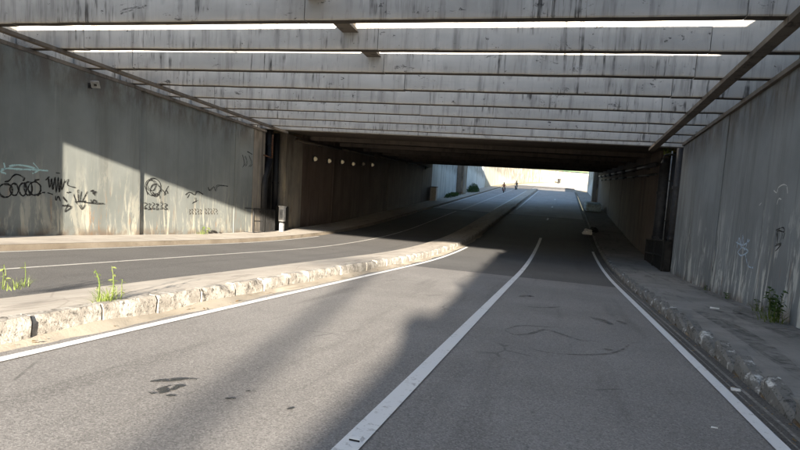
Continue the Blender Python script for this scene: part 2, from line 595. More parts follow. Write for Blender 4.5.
# beyond the underpass the road bends to the right in front of a curved wall
FAR = [(-15.6, 118), (-15.2, 135), (-14.0, 150), (-12.0, 165), (-8.2, 183), (-2.0, 194), (7.0, 204), (22.0, 214), (45.0, 224)]
m = MB()
for (xa, ya), (xb, yb) in zip(FAR[1:-1], FAR[2:]):
    n = 8
    for k in range(n):
        fa = lambda t, X, Y: G(X + (6 + 50 * 0 + 26 - X) * t, Y + (140 - Y) * t, 0)
        t0, t1 = k / n, (k + 1) / n
        m.poly([fa(t0, xa, ya), fa(t0, xb, yb), fa(t1, xb, yb), fa(t1, xa, ya)])
tag(m.build('road_bend', MAT['walk']), None, None, None, 'structure')
m = MB()
m.sweep([(-16.5, -0.06), (40, -0.06)], rng(110, 235, 5), closed=False)
tag(m.build('ground_beyond', MAT['earth']), None, None, None, 'structure')

# pavements
m = MB()
m.sweep([(X_LW + 0.06, 0.0), (X_LW + 0.06, 0.15), (X_LK, 0.15), (X_LK + 0.02, 0.13), (X_LK + 0.02, -0.02)], cut(-60, 126), closed=False)
tag(m.build('pavement_left', MAT['walk']), None, None, None, 'structure')
m = MB()
m.sweep([(X_RK + 0.13, 0.0), (X_RK + 0.13, 0.168), (X_RW + 0.05, 0.19)], cut(-60, 126), closed=False)
tag(m.build('pavement_right', MAT['walk_right']), None, None, None, 'structure')
# kerb edge of the left pavement, a dark run of stones
m = MB()
m.sweep([(X_LK - 0.13, 0.155), (X_LK + 0.035, 0.155), (X_LK + 0.045, -0.02), (X_LK - 0.13, -0.02)], cut(-60, 126))
tag(m.build('kerb_left', MAT['kerb_brown']), None, None, None, 'structure')

# median: concrete top between two kerbs
m = MB()


def med_sec(y):
    w = 1.0 if y < 60 else max(0.55, 1.0 - (y - 60) / 110)
    return [(X_MF - 0.15 * w, 0.0), (X_MF - 0.15, 0.262), (-6.1, 0.25), (X_MB + 0.02, 0.16), (X_MB, 0.14), (X_MB, -0.02)]


m.sweep(med_sec, cut(-40, 126), closed=False)
median = tag(m.build('median_strip', MAT['walk']), None, None, None, 'structure')

# ---- kerb stones, one object each
def stone_mesh(name, w, h, L, mat, seed, rough=0.006, nx=4, ny=9, nz=4):
    bm = bmesh.new()
    bmesh.ops.create_cube(bm, size=1.0)
    bmesh.ops.subdivide_edges(bm, edges=[e for e in bm.edges if abs(e.verts[0].co.y - e.verts[1].co.y) > .5], cuts=ny)
    bmesh.ops.subdivide_edges(bm, edges=[e for e in bm.edges if abs(e.verts[0].co.z - e.verts[1].co.z) > .5], cuts=nz)
    bmesh.ops.subdivide_edges(bm, edges=[e for e in bm.edges if abs(e.verts[0].co.x - e.verts[1].co.x) > .5], cuts=nx)
    for v in bm.verts:
        x, y, z = v.co
        # round the front top edge and the ends
        ex = max(0, (abs(y) - 0.47) / 0.03)
        p = Vector((x * w, y * L, z * h))
        if x > 0.3 and z > 0.3:
            k = min((x - 0.3) / 0.2, (z - 0.3) / 0.2)
            p.x -= 0.022 * k * k
            p.z -= 0.02 * k * k
        q = p * 6 + Vector((seed * 13.7, seed * 5.1, 0))
        d = noise.noise_vector(q) * rough + noise.noise_vector(q * 0.35) * rough * 0.8
        if z < -0.45: d.z = 0
        chip = max(0.0, noise.noise(p * 3.1 + Vector((seed * 7.7, 3, 1))) - 0.28) if z > 0.2 else 0
        p += d + Vector((-0.06 * chip, 0, -0.10 * chip))
        p.y -= math.copysign(0.004 * ex, y)
        v.co = p + Vector((0, 0, h / 2))
    me = bpy.data.meshes.new(name)
    bm.to_mesh(me)
    bm.free()
    me.materials.append(mat)
    for pl in me.polygons: pl.use_smooth = True
    me.set_sharp_from_angle(angle=RAD(48))
    return me


def kerb_row(parent, meshes, x, y0, y1, L, flip, base_h=-0.02):
    y = y0
    i = 0
    while y < y1:
        o = bpy.data.objects.new('kerb_stone', random.choice(meshes))
        COL.objects.link(o)
        o.parent = parent
        yc = y + L / 2
        slope = (zr(yc + .5) - zr(yc - .5)) - SY
        o.location = G(x + random.uniform(-.012, .012), yc, base_h + random.uniform(-.012, .008))
        o.rotation_euler = (math.atan(slope) + random.uniform(-.008, .008), random.uniform(-.02, .02), (math.pi if flip else 0) + random.uniform(-.012, .012))
        y += L
        i += 1


MED_ST = [stone_mesh('kerb_stone', 0.17, 0.30, 0.978, MAT['kerb'], s) for s in range(7)]
RT_ST = [stone_mesh('kerb_stone', 0.16, 0.20, 0.976, MAT['kerb_dark'], s + 20, 0.008) for s in range(7)]
kerb_row(median, MED_ST, X_MF - 0.085, 0.75, 70, 1.0, False)
kr = tag(MB().sweep([(X_RK + 0.08, -0.05), (X_RK + 0.08, 0.11), (X_RK + 0.16, 0.11), (X_RK + 0.16, -0.05)], cut(-60, 126)).build('kerb_right', MAT['kerb_dark']), None, None, None, 'structure')
kerb_row(kr, RT_ST, X_RK + 0.09, 1.2, 72, 1.0, True)

# windblown sand along the median kerb
m = MB()
ys = rng(0, 40, 0.12)
rows = []
for y in ys:
    e = 0.20 + 0.16 * noise.noise(Vector((y * 0.55, 2, 0))) + 0.05 * noise.noise(Vector((y * 3, 9, 0)))
    e = max(0.03, e)
    hh = 0.055 + 0.05 * noise.noise(Vector((y * 0.8, 7, 0)))
    rows.append([(X_MF - 0.05, hh + 0.02), (X_MF + e * 0.25, max(.012, hh * 0.8)), (X_MF + e * 0.6, max(.01, hh * .35)), (X_MF + e, -0.004)])
n0 = 0
for y, r in zip(ys, rows):
    m.v += [G(x, y, z) for x, z in r]
for i in range(len(ys) - 1):
    for j in range(3):
        m.f.append((i * 4 + j, i * 4 + j + 1, i * 4 + 5 + j, i * 4 + 4 + j))
tag(m.build('sand_drift', MAT['sand'], smooth=True), 'pale sand drifted along the foot of the median kerb', 'sand', None, 'stuff')

# ---- painted lines
def line(name, x, w, segs, h, mat='line'):
    m = MB()
    for a, b in segs:
        ys = rng(a, b, 0.8) if b - a < 60 else cut(a, b)
        n0 = len(m.v)
        for y in ys:
            j = 0.006 * noise.noise(Vector((y * 2.1, x, 0)))
            m.v += [G(x - w / 2 + j, y, h), G(x + w / 2 + j, y, h)]
        for i in range(len(ys) - 1):
            k = n0 + i * 2
            m.f.append((k, k + 1, k + 3, k + 2))
    return tag(m.build(name, MAT[mat]), None, None, None, 'structure')


line('lane_line', -1.31, 0.17, [(-20, 41.5)], 0.012)
line('lane_line', -1.31, 0.17, [(56, 58.5), (74, 76.5), (92, 94)], 0.012)
line('edge_line', 1.90, 0.13, [(-40, 36)], 0.014)
line('edge_line', -4.93, 0.14, [(-40, 32)], 0.012)
line('edge_line', -5.02, 0.12, [(66, 122)], 0.012)
line('lane_line', -10.3, 0.11, [(-30, 58)], 0.008, 'line_thin')
line('lane_line', -10.1, 0.11, [(60, 120)], 0.008)
line('edge_line', -12.98, 0.13, [(-30, 30)], 0.008, 'line_thin')
line('edge_line', -12.9, 0.13, [(62, 122)], 0.008)
line('edge_line', -7.25, 0.12, [(64, 118)], 0.008)

for xx, ww, seg in ((2.04, .02, [(1, 28)]), (2.14, .045, [(1, 28)])):
    line('gutter_streak', xx, ww, seg, 0.011 + xx * .0005, 'gutter_streak')

# ---- marks on the asphalt (parts of the road)
def ribbon(pts, w, fn):
    """flat ribbon through 2-D points; fn maps (u, v) -> world"""
    m = MB()
    n = len(pts)
    ws = w if isinstance(w, list) else [w] * n
    L = []
    for i in range(n):
        a = Vector(pts[max(0, i - 1)]); b = Vector(pts[min(n - 1, i + 1)])
        t = (b - a)
        t = t.normalized() if t.length > 1e-6 else Vector((1, 0))
        nr = Vector((-t.y, t.x)) * ws[i] / 2
        p = Vector(pts[i])
        L.append((p + nr, p - nr))
    for i in range(n - 1):
        m.poly([fn(*L[i][0]), fn(*L[i][1]), fn(*L[i + 1][1]), fn(*L[i + 1][0])])
    return m


def smooth_path(pts, per=6):
    out = []
    n = len(pts)
    for i in range(n - 1):
        p0, p1, p2, p3 = pts[max(i - 1, 0)], pts[i], pts[i + 1], pts[min(i + 2, n - 1)]
        for k in range(per):
            t = k / per
            out.append(tuple(0.5 * (2 * p1[j] + (p2[j] - p0[j]) * t + (2 * p0[j] - 5 * p1[j] + 4 * p2[j] - p3[j]) * t * t + (3 * p1[j] - p0[j] - 3 * p2[j] + p3[j]) * t ** 3) for j in range(2)))
    out.append(tuple(pts[-1]))
    return out


def road_mark(name, px, w, mat, h, parent=road):
    pts = smooth_path([on_road(*p) for p in px])
    n = len(pts)
    ws = [w * (0.25 + 0.75 * math.sin(math.pi * min(1, max(0.06, (i + .5) / n)))) for i in range(n)]
    return ribbon(pts, ws, lambda x, y: G(x, y, h)).build(name, MAT[mat], parent)


road_mark('tyre_mark', [(505, 330), (520, 326), (545, 327), (562, 328)], 0.07, 'skid', 0.006)
road_mark('tyre_mark', [(505, 331), (515, 335), (530, 334), (545, 330), (560, 334), (578, 340), (588, 342)], 0.08, 'skid', 0.0062)
road_mark('tyre_mark', [(528, 348), (548, 353), (580, 355), (608, 354), (622, 350), (629, 345)], 0.06, 'skid', 0.0064)
road_mark('tyre_mark', [(520, 297), (528, 296), (532, 297)], 0.25, 'skid', 0.0066)
road_mark('tyre_mark', [(590, 317), (600, 320), (612, 325)], 0.22, 'skid', 0.0068)
road_mark('tyre_mark', [(618, 321), (627, 325)], 0.15, 'skid', 0.007)
road_mark('tyre_mark', [(603, 350), (612, 350)], 0.14, 'skid', 0.0072)
road_mark('tyre_mark', [(528, 307), (545, 308), (560, 307)], 0.12, 'skid', 0.0074)
for px, w in (([(150, 382), (165, 381), (180, 380), (197, 380)], 0.10), ([(150, 394), (160, 392), (172, 388), (184, 386)], 0.14),
              ([(166, 396), (177, 396)], 0.06), ([(225, 399), (236, 399)], 0.05), ([(246, 392), (256, 391)], 0.06), ([(287, 410), (294, 408)], 0.04)):
    road_mark('tar_patch', px, w, 'tar', 0.005 + 0.0004 * len(px) + w * 0.004)

# ---- road stud on the lane line
sx, sy = on_road(356, 441)
st = thing('road_stud', G(sx, sy, 0.012), 'small raised reflective stud on the white lane line in the foreground', 'road stud')
mm = MB()
for zz, k in ((0.0, 1.0), (0.022, 0.7)):
    mm.v += [Vector((sx + a * 0.055 * k, sy + b * 0.04 * k, G(sx, sy).z + 0.011 + zz)) for a, b in ((-1, -1), (1, -1), (1, 1), (-1, 1))]
mm.f += [(0, 1, 2, 3), (4, 5, 6, 7), (0, 1, 5, 4), (1, 2, 6, 5), (2, 3, 7, 6), (3, 0, 4, 7)]
mm.build('stud_body', MAT['line'], st)
z0 = G(sx, sy).z
MB().rbox(sx - 0.04, sx + 0.04, sy - 0.0405, sy - 0.034, z0 + 0.014, z0 + 0.026).build('reflector', MAT['dark_metal'], st)

# ------------------------------------------------------------------ walls
def wall_thing(label, x, thick, ys, z0, ztop, mat, offs=None, coping=True, follow=False, name='retaining_wall', cop_mat='beam_brown', gap=0.012):
    """x: visible face; thick: signed depth behind the face; ys: panel joints"""
    fn = G if follow else S
    w = thing(name, fn(x, ys[0], 0), label, 'wall')
    zt = ztop if callable(ztop) else (lambda y: ztop)
    sgn = 1 if thick > 0 else -1
    for i, (a, b) in enumerate(zip(ys, ys[1:])):
        o = offs[i % len(offs)] if offs else 0.0
        m = MB()
        yy = rng(a + gap, b - gap, 2.0)
        m.sweep(lambda y: [(x - sgn * o, z0), (x + thick, z0), (x + thick, zt(y)), (x - sgn * o, zt(y))], yy, fn=fn)
        m.build('panel', MAT[mat], w)
    if coping:
        m = MB()
        yy = rng(ys[0], ys[-1], 2.0)
        m.sweep(lambda y: [(x - sgn * 0.09, zt(y) + 0.004), (x + thick, zt(y) + 0.004), (x + thick, zt(y) + 0.12), (x - sgn * 0.09, zt(y) + 0.12)], yy, fn=fn)
        m.build('coping', MAT[cop_mat], w)
    return w


ZB = 5.76                        # underside of the cross beams over the ramp
ZT = 6.585                        # their top
wl = wall_thing('stained grey green left retaining wall with sunlit patch and black graffiti', X_LW, -0.5,
                [11.5, 18.72, 25.4, 27.1, 28.3], -0.1, ZB - 0.16, 'wall_left', [0.07, 0.0, 0.02, 0.024])
[c for c in wl.children if c.name.startswith('panel')][-1].data.materials[0] = MAT['wall_dirty']
wr = wall_thing('shaded grey right retaining wall with white streaks and pale blue scribble', X_RW, 0.5,
                [6.2, 13.0, 19.8, 26.6], -0.1, ZB - 0.16, 'wall_right', [0.12, 0.0, 0.02])


def near_top(y):
    return min(ZB, 6.27 + 0.062 * y) if y < 0 else ZB - 0.16 + 0.0 * y


# walls of the ramp towards and behind the camera (their shadows fall into the picture)
wall_thing('left ramp wall standing forward of the graffiti wall, outside the picture', X_LW + 0.9, -1.4,
           [-58, -50, -42, -34, -26, -18, -10, -2, 4.5, 11.5], -0.1, lambda y: min(ZB - 0.16, 5.6 + 0.062 * min(y, 0)), 'wall_left', [0.0, 0.01])
wall_thing('right ramp wall rising beside the camera, outside the picture', X_RW, 0.5,
           [-58, -50, -42, -34, -26, -18, -10, -2, 6.2], -0.1, lambda y: (5.75 + 0.0565 * y) if y < -4 else ZB - 0.16, 'wall_right', [0.0, 0.01])

# seats behind the beam ends and the parapets at street level
for x0, x1, lab in ((X_LW - 1.1, X_LW - 0.5, 'concrete beam seat wall above the left retaining wall'),
                    (X_RW + 0.5, X_RW + 1.1, 'concrete beam seat wall above the right retaining wall')):
    w = thing('seat_wall', S(x0, 0, 5), lab, 'wall')
    for a, b in zip(rng(0, 28.6, 7), rng(0, 28.6, 7)[1:]):
        MB().box(x0, x1, a + .01, b - .01, ZB - 0.3, 6.75).build('panel', MAT['beam'], w)
    inner = x0 if x0 > 0 else x1
    px0, px1 = (x0 + 0.1, x0 + 0.3) if x0 > 0 else (x1 - 0.3, x1 - 0.1)
    MB().box(px0, px1, 2.0, 28.6, 6.754, 7.65).build('parapet', MAT['beam'], w)

# street level ground on both sides
m = MB()
for x0, x1 in ((-260, X_LW - 1.1), (X_RW + 1.1, 260)):
    for a, b in zip(rng(-3, 29, 8), rng(-3, 29, 8)[1:]):
        m.poly([S(x0, a, 6.5), S(x1, a, 6.5), S(x1, b, 6.5), S(x0, b, 6.5)])
    m.poly([S(x0, -3, 6.5), S(x1, -3, 6.5), S(x1, -300, 6.5 - 297 * 0.095), S(x0, -300, 6.5 - 297 * 0.095)])
for a, b, za, zb in ((29, 88, 6.5, 10.4), (88, 300, 10.4, 10.4 + 212 * .1)):
    m.poly([S(-260, a, za), S(X_LW - 1.1, a, za), S(X_LW - 1.1, b, zb - .2), S(-260, b, zb)])
    if a < 80:
        m.poly([S(X_RW + 1.1, a, za), S(260, a, za), S(260, b, zb), S(X_RW + 1.1, b, zb)])
tag(m.build('ground', MAT['earth']), None, None, None, 'structure')

# ------------------------------------------------------------------ cross beams
BEAM_Y0, BEAM_DY = 11.92, 2.12
BW = 0.26
ords = {0: 'first and highest', 1: 'second', 2: 'third', 3: 'fourth', 4: 'fifth', 5: 'sixth', 6: 'seventh', 7: 'eighth and last'}
for k in range(-6, 8):
    y = BEAM_Y0 + BEAM_DY * k
    if k >= 0:
        lab = ords[k] + ' grey concrete cross beam seen overhead, counted from the top edge of the photo'
    else:
        lab = 'grey concrete cross beam overhead, %d before the highest one in the photo' % (-k)
    b = thing('cross_beam', S(-5.5, y, ZB), lab, 'beam', 'concrete cross beams over the ramp')
    jit = random.uniform(-0.25, 0.25)
    xs = [X_LW - 0.48, -13.9 + random.uniform(-.1, .5), -5.2 + random.uniform(-.6, .9), 2.75 + random.uniform(-.2, .3), X_RW + 0.48]
    for a, c in zip(xs, xs[1:]):
        m = MB()
        dy = random.uniform(-0.012, 0.012)
        dz = random.uniform(-0.012, 0.006)
        g = 0.008
        zt_ = ZT + (0.16 if k == -1 else 0.0)  # this unseen beam is raised to keep sun off the next face
        nn = max(2, int((c - a) / 0.6))
        # body with slightly uneven lower edge and a small chamfer
        sec = lambda x: None
        for i in range(nn + 1):
            x = a + g + (c - a - 2 * g) * i / nn
            e = 0.012 * noise.noise(Vector((x * 1.3, y * 3.1, 5))) + 0.006 * noise.noise(Vector((x * 7, y, 1)))
            zb = ZB + dz + e
            m.v += [S(x, y + dy + 0.02, zb), S(x, y + dy + BW - 0.02, zb), S(x, y + dy + BW, zb + 0.03), S(x, y + dy + BW, zt_ + dz),
                    S(x, y + dy, zt_ + dz), S(x, y + dy, zb + 0.025)]
        for i in range(nn):
            for j in range(6):
                j2 = (j + 1) % 6
                m.f.append((i * 6 + j, i * 6 + j2, i * 6 + 6 + j2, i * 6 + 6 + j))
        m.f.append(tuple(range(6)))
        m.f.append(tuple(nn * 6 + j for j in range(6)))
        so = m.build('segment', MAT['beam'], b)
        so.data.materials.append(MAT['underside_shade'])  # darker colour for the lower faces, shade under the beam painted in
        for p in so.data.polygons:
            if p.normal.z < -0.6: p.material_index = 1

# longitudinal ties
for x, z0, z1, w, lab in ((3.62, ZB - 0.14, ZB + 0.16, 0.26, 'dark longitudinal tie under the cross beams near the right wall'),
                          (-14.5, ZB - 0.12, ZB + 0.16, 0.20, 'dark longitudinal tie under the cross beams near the left wall'),
                          (-5.5, 6.17, 6.5, 0.42, 'short dark tie pieces between the cross beams above the median')):
    t = thing('longitudinal_tie', S(x, 1, z0), lab, 'beam')
    if z0 < ZB:
        for a, b in zip(rng(1.0, 28.6, 4.6), rng(1.0, 28.6, 4.6)[1:]):
            MB().box(x - w / 2, x + w / 2, a + .002, b - .002, z0, ZB - 0.022).build('segment', MAT['beam_brown'], t)
    else:
        for k in range(-6, 2):
            yb = BEAM_Y0 + BEAM_DY * k
            m = MB()
            ya, yc = yb + BW + 0.02, yb + BEAM_DY - 0.02
            xc = x + random.uniform(-.06, .06)
            m.sweep([(xc - w / 2, z0), (xc + w / 2, z0), (xc + w / 2 - .08, z0 + .16), (xc + w / 2 - .08, z1), (xc - w / 2 + .08, z1), (xc - w / 2 + .08, z0 + .16)], [ya, yc], fn=S)
            m.build('diaphragm', MAT['beam_brown'], t)

# ------------------------------------------------------------------ overpass and tunnel
DY0 = 29.1
DYL, DYR = 69.2, 88.0             # the far edge of the deck runs askew
SOF0 = 5.98
SL_L, SL_R = (8.52 - SOF0) / (DYL - DY0), (10.62 - SOF0) / (DYR - DY0)


def sof(y, x=X_LW):
    k = (x - X_LW) / (X_RW - X_LW)
    return SOF0 + (y - DY0) * (SL_L + (SL_R - SL_L) * k)


ov = thing('overpass', S(-5.5, DY0, SOF0), 'dark concrete overpass deck roofing the underpass beyond the cross beams', 'overpass')
XO0, XO1 = X_LW - 1.2, X_RW + 1.2


def edge_y(t, x):
    k = (x - X_LW) / (X_RW - X_LW)
    return DY0 + t * ((DYL + (DYR - DYL) * k) - DY0)


def deck_piece(t0, t1, d0, d1, zlo, zhi, x0=XO0, x1=XO1):
    """piece of the deck between two fractions of its length (d0, d1: extra metres)"""
    q = [(x0, edge_y(t0, x0) + d0), (x1, edge_y(t0, x1) + d0), (x1, edge_y(t1, x1) + d1), (x0, edge_y(t1, x0) + d1)]
    return MB().hexa([S(x, y, sof(y, x) + zlo) for x, y in q] + [S(x, y, sof(y, x) + zhi) for x, y in q])


nslab = 8
for i in range(nslab):
    t0, t1 = i / nslab, (i + 1) / nslab
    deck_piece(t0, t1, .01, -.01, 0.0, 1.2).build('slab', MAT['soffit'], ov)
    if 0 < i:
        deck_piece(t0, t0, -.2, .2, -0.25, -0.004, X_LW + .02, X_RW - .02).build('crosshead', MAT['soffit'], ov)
MB().box(XO0, XO1, DY0 - 0.35, DY0 + 0.005, SOF0 - 0.10, 7.5).build('fascia', MAT['beam'], ov)
deck_piece(1, 1, -.005, .35, -0.06, 2.1).build('fascia', MAT['beam'], ov)

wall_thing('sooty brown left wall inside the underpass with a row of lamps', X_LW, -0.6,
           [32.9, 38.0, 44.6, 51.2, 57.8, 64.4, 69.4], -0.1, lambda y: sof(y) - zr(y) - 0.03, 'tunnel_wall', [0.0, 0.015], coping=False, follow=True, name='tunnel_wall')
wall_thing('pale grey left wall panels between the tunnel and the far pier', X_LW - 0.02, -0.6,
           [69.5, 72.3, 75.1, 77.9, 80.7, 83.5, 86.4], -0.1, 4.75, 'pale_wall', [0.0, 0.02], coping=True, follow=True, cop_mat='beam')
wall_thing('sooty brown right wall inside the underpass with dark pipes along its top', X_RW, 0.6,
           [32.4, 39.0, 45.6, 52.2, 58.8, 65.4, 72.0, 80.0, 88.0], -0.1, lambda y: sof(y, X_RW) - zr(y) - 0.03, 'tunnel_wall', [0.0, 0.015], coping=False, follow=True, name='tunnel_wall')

# piers at the far mouth
pl = thing('pier', G(X_LW + .5, 88, 0), 'dark concrete pier against the left wall at the far mouth', 'pier')
MB().box(X_LW - 0.1, X_LW + 1.0, 86.5, 89.5, -0.1, 4.62, fn=G).build('shaft', MAT['wall_dirty'], pl, bevel=0.03)
MB().box(X_LW - 0.1, X_LW + 1.15, 86.36, 89.7, 4.63, 5.2, fn=G).build('pier_cap', MAT['wall_dirty'], pl)
pr = thing('pier', G(X_RW - .4, 90, 0), 'dark concrete pier against the right wall at the far mouth', 'pier')
MB().box(X_RW - 0.75, X_RW + 0.4, 88.5, 91.0, -0.1, 4.62, fn=G).build('shaft', MAT['wall_dirty'], pr, bevel=0.03)
MB().box(X_RW - 0.9, X_RW + 0.4, 88.45, 91.2, 4.63, 5.2, fn=G).build('pier_cap', MAT['wall_dirty'], pr)

# walls beyond the overpass
wall_thing('pale blue grey left wall in shade beyond the overpass', X_LW, -0.5,
           [89.6, 93, 96.4, 99.8, 103.2, 106.6, 110, 114, 118], -0.1, 4.7, 'pale_wall', [0.0, 0.03], follow=True, cop_mat='beam')
wall_thing('pale right wall end in shade beyond the overpass', X_RW, 0.5,
           [91.3, 95, 99, 104, 109, 114, 119, 124, 130], -0.1, 5.2, 'pale_wall', [0.0, 0.03], follow=True, cop_mat='beam')

# far sunlit curved wall
fw = thing('curved_wall', G(-15.6, 118, 0), 'sunlit cream curved wall closing the view beyond the underpass', 'wall')
poly = smooth_path(FAR, 5)
hs = lambda s: 4.75 - 1.7 * min(1, s)
N = len(poly)
for i in range(N - 1):
    (xa, ya), (xb, yb) = poly[i], poly[i + 1]
    d = Vector((xb - xa, yb - ya)).normalized()
    nrm = Vector((-d.y, d.x)) * 0.4
    dd = d * 0.02
    ha, hb = hs(i / (N - 8)), hs((i + 1) / (N - 8))
    P4 = [(xa + dd.x, ya + dd.y), (xb - dd.x, yb - dd.y), (xb - dd.x + nrm.x, yb - dd.y + nrm.y), (xa + dd.x + nrm.x, ya + dd.y + nrm.y)]
    MB().hexa([G(*P4[0], -.3), G(*P4[1], -.3), G(*P4[2], -.3), G(*P4[3], -.3), G(*P4[0], ha), G(*P4[1], hb), G(*P4[2], hb), G(*P4[3], ha)]).build('panel', MAT['cream_wall'], fw)
m = MB()
for i in range(N - 1):
    (xa, ya), (xb, yb) = poly[i], poly[i + 1]
    d = Vector((xb - xa, yb - ya)).normalized()
    nrm = Vector((-d.y, d.x))
    h1, h2 = hs(i / (N - 8)), hs((i + 1) / (N - 8))
    A, B = Vector((xa, ya)) - nrm * .06, Vector((xb, yb)) - nrm * .06
    C, D = Vector((xb, yb)) + nrm * .45, Vector((xa, ya)) + nrm * .45
    m.hexa([G(*A, h1 + .004), G(*B, h2 + .004), G(*C, h2 + .004), G(*D, h1 + .004), G(*A, h1 + .15), G(*B, h2 + .15), G(*C, h2 + .15), G(*D, h1 + .15)])
m.build('coping', MAT['cream_wall'], fw)
# footway in front of it
m = MB()
for i in range(N - 1):
    (xa, ya), (xb, yb) = poly[i], poly[i + 1]
    d = Vector((xb - xa, yb - ya)).normalized()
    nrm = Vector((-d.y, d.x))
    A, B = Vector((xa, ya)), Vector((xb, yb))
    m.poly([G(*A, .14), G(*B, .14), G(*(B - nrm * 2.2), .14), G(*(A - nrm * 2.2), .14)])
    m.poly([G(*(A - nrm * 2.2), .14), G(*(B - nrm * 2.2), .14), G(*(B - nrm * 2.2), -.02), G(*(A - nrm * 2.2), -.02)])
tag(m.build('pavement_far', MAT['earth']), None, None, None, 'structure')
# green railing on top of the far wall
rl = thing('railing', G(-8, 184, 4), 'green metal railing along the top of the far curved wall', 'railing')
for zz in (0.45, 1.0):
    pts = []
    for i in range(N):
        xx, yy = poly[i]
        pts.append(G(xx - .1, yy + .25, hs(i / (N - 8)) + .15 + zz))
    MB().tube(pts, 0.045, 6).build('rail', MAT['green_paint'], rl)
for i in range(0, N, 1):
    xx, yy = poly[i]
    p = G(xx - .1, yy + .25, hs(i / (N - 8)) + .15)
    MB().tube([p, p + Vector((0, 0, 1.05))], 0.04, 6).build('post', MAT['green_paint'], rl)

# ------------------------------------------------------------------ graffiti (flat paint on the walls)
def wall_strokes(px_strokes, X, side, w, mat, wall, zoom, ox, oy, name='graffiti', label=None):
    m = MB()
    rj = random.Random(int(ox * 7 + len(px_strokes)))
    al = list(px_strokes)
    if mat == 'black_paint':      # sprayed over twice
        for s in px_strokes:
            dx, dy = rj.uniform(-7, 7), rj.uniform(-6, 6)
            al.append([(a + dx + rj.uniform(-4, 4), b + dy + rj.uniform(-4, 4)) for a, b in s])
    for q, s in enumerate(al):
        closed_pts = [on_x(ox + a / zoom, oy + b / zoom, X) for a, b in s]
        pts = smooth_path(closed_pts, 5) if len(closed_pts) > 2 else closed_pts
        wid = [w * (0.62 if mat == 'black_paint' else 1.0) * (0.75 + 0.55 * noise.noise(Vector((k_ * 0.35, q * 3.3, ox)))) for k_ in range(len(pts))]
        r = ribbon(pts, wid, lambda y, z: S(X + side * (0.004 + 0.0003 * q), y, z))
        n = len(m.v)
        m.v += r.v
        m.f += [tuple(i + n for i in f) for f in r.f]
    o = m.build(name, MAT[mat], wall)
    if label: o['label'] = label
    return o


def circ(cx, cy, rx, ry, n=11, a0=0.3):
    return [(cx + rx * math.cos(a0 + 2 * math.pi * i / n), cy + ry * math.sin(a0 + 2 * math.pi * i / n)) for i in range(n + 1)]


Z = 800 / 120
XA = X_LW + 0.07
wall_strokes([[(0, 135), (50, 122), (120, 128), (200, 130), (320, 138)], [(60, 108), (120, 100), (200, 112), (250, 130)], [(220, 85), (255, 132), (215, 157)], [(25, 85), (30, 125), (-5, 140), (40, 158)]],
             XA, 1, 0.07, 'cyan_paint', wl, Z, 0, 150, label='pale cyan double-ended arrow scrawl')
wall_strokes([circ(40, 268, 46, 45), circ(95, 262, 28, 40), circ(150, 262, 24, 42), circ(190, 260, 26, 45), circ(228, 258, 42, 44),
              [(28, 212), (60, 205), (85, 175), (115, 163), (160, 190), (150, 207)], [(230, 200), (262, 196)], [(250, 305), (280, 285), (300, 282)]],
             XA, 1, 0.075, 'black_paint', wl, Z, 0, 150, label='black spray tag of linked loops')
wall_strokes([[(325, 190), (333, 250), (345, 190), (355, 265), (368, 180), (376, 280), (388, 178), (398, 282), (408, 190), (416, 262), (430, 195)], [(308, 200), (330, 178)],
              [(428, 215), (455, 195), (450, 232), (500, 252)], [(372, 152), (395, 155)], [(318, 284), (352, 297)], [(368, 300), (376, 335), (390, 308), (402, 340)], [(420, 310), (446, 342)],
              [(490, 290), (508, 356)], [(515, 268), (522, 345)], [(542, 278), (536, 345)], [(578, 285), (545, 350)], [(498, 345), (570, 344)],
              [(600, 275), (622, 268), (615, 290), (632, 275), (628, 300)], [(556, 350), (620, 352), (690, 355)], [(600, 330), (612, 352), (625, 330), (640, 352)],
              [(413, 372), (470, 380), (430, 412), (452, 360)], [(524, 368), (545, 396), (560, 370)], [(470, 282), (448, 286)]],
             XA, 1, 0.06, 'black_paint', wl, Z, 0, 150, label='black spray scribble crossing the shadow edge')
wall_strokes([circ(225, 250, 50, 58), circ(205, 238, 30, 34), circ(235, 265, 34, 40), [(235, 290), (262, 300), (266, 325)], [(215, 285), (240, 305), (220, 300)],
              [(165, 240), (185, 300)], [(280, 262), (300, 290), (292, 300)], [(318, 245), (292, 292)], [(310, 268), (322, 290)]],
             X_LW, 1, 0.06, 'black_paint', wl, Z, 120, 150, label='black round spray tag on sunlit panel')
letters = []
for i, x0 in enumerate((165, 190, 215, 240, 268, 295)):
    letters.append([(x0, 350 + (i % 2) * 8), (x0 + 18, 362), (x0 + 2, 378), (x0 + 20, 392), (x0 - 2, 394)])
wall_strokes(letters, X_LW, 1, 0.05, 'black_paint', wl, Z, 120, 150, label='row of black angular spray letters')
wall_strokes([[(440, 300), (470, 282), (500, 300), (520, 276), (555, 296)], [(450, 320), (462, 300)], [(485, 350), (520, 335)], [(498, 318), (505, 345)], [(590, 250), (600, 272), (625, 250), (640, 275), (655, 240), (720, 242)]],
             X_LW, 1, 0.06, 'black_paint', wl, Z, 120, 150, label='black scribble under the shadow edge')
pr_l = []
for i, x0 in enumerate((460, 478, 496, 516, 532, 566, 584, 602, 620, 638)):
    pr_l.append([(x0 + random.uniform(-2, 2), 395 + random.uniform(-4, 4)), (x0 + 11, 400 + random.uniform(-6, 6)), (x0 + 1, 412 + random.uniform(-5, 5)), (x0 + 12, 424), (x0 + random.uniform(0, 8), 428)])
wall_strokes(pr_l, X_LW, 1, 0.055, 'brown_paint', wl, Z, 120, 150, label='faded stencilled line of small brown letters')
tagp = [[(488, 330), (492, 318), (497, 330)], [(498, 318), (500, 334)], [(503, 320), (507, 332), (502, 336)], [(496, 338), (505, 342)]]
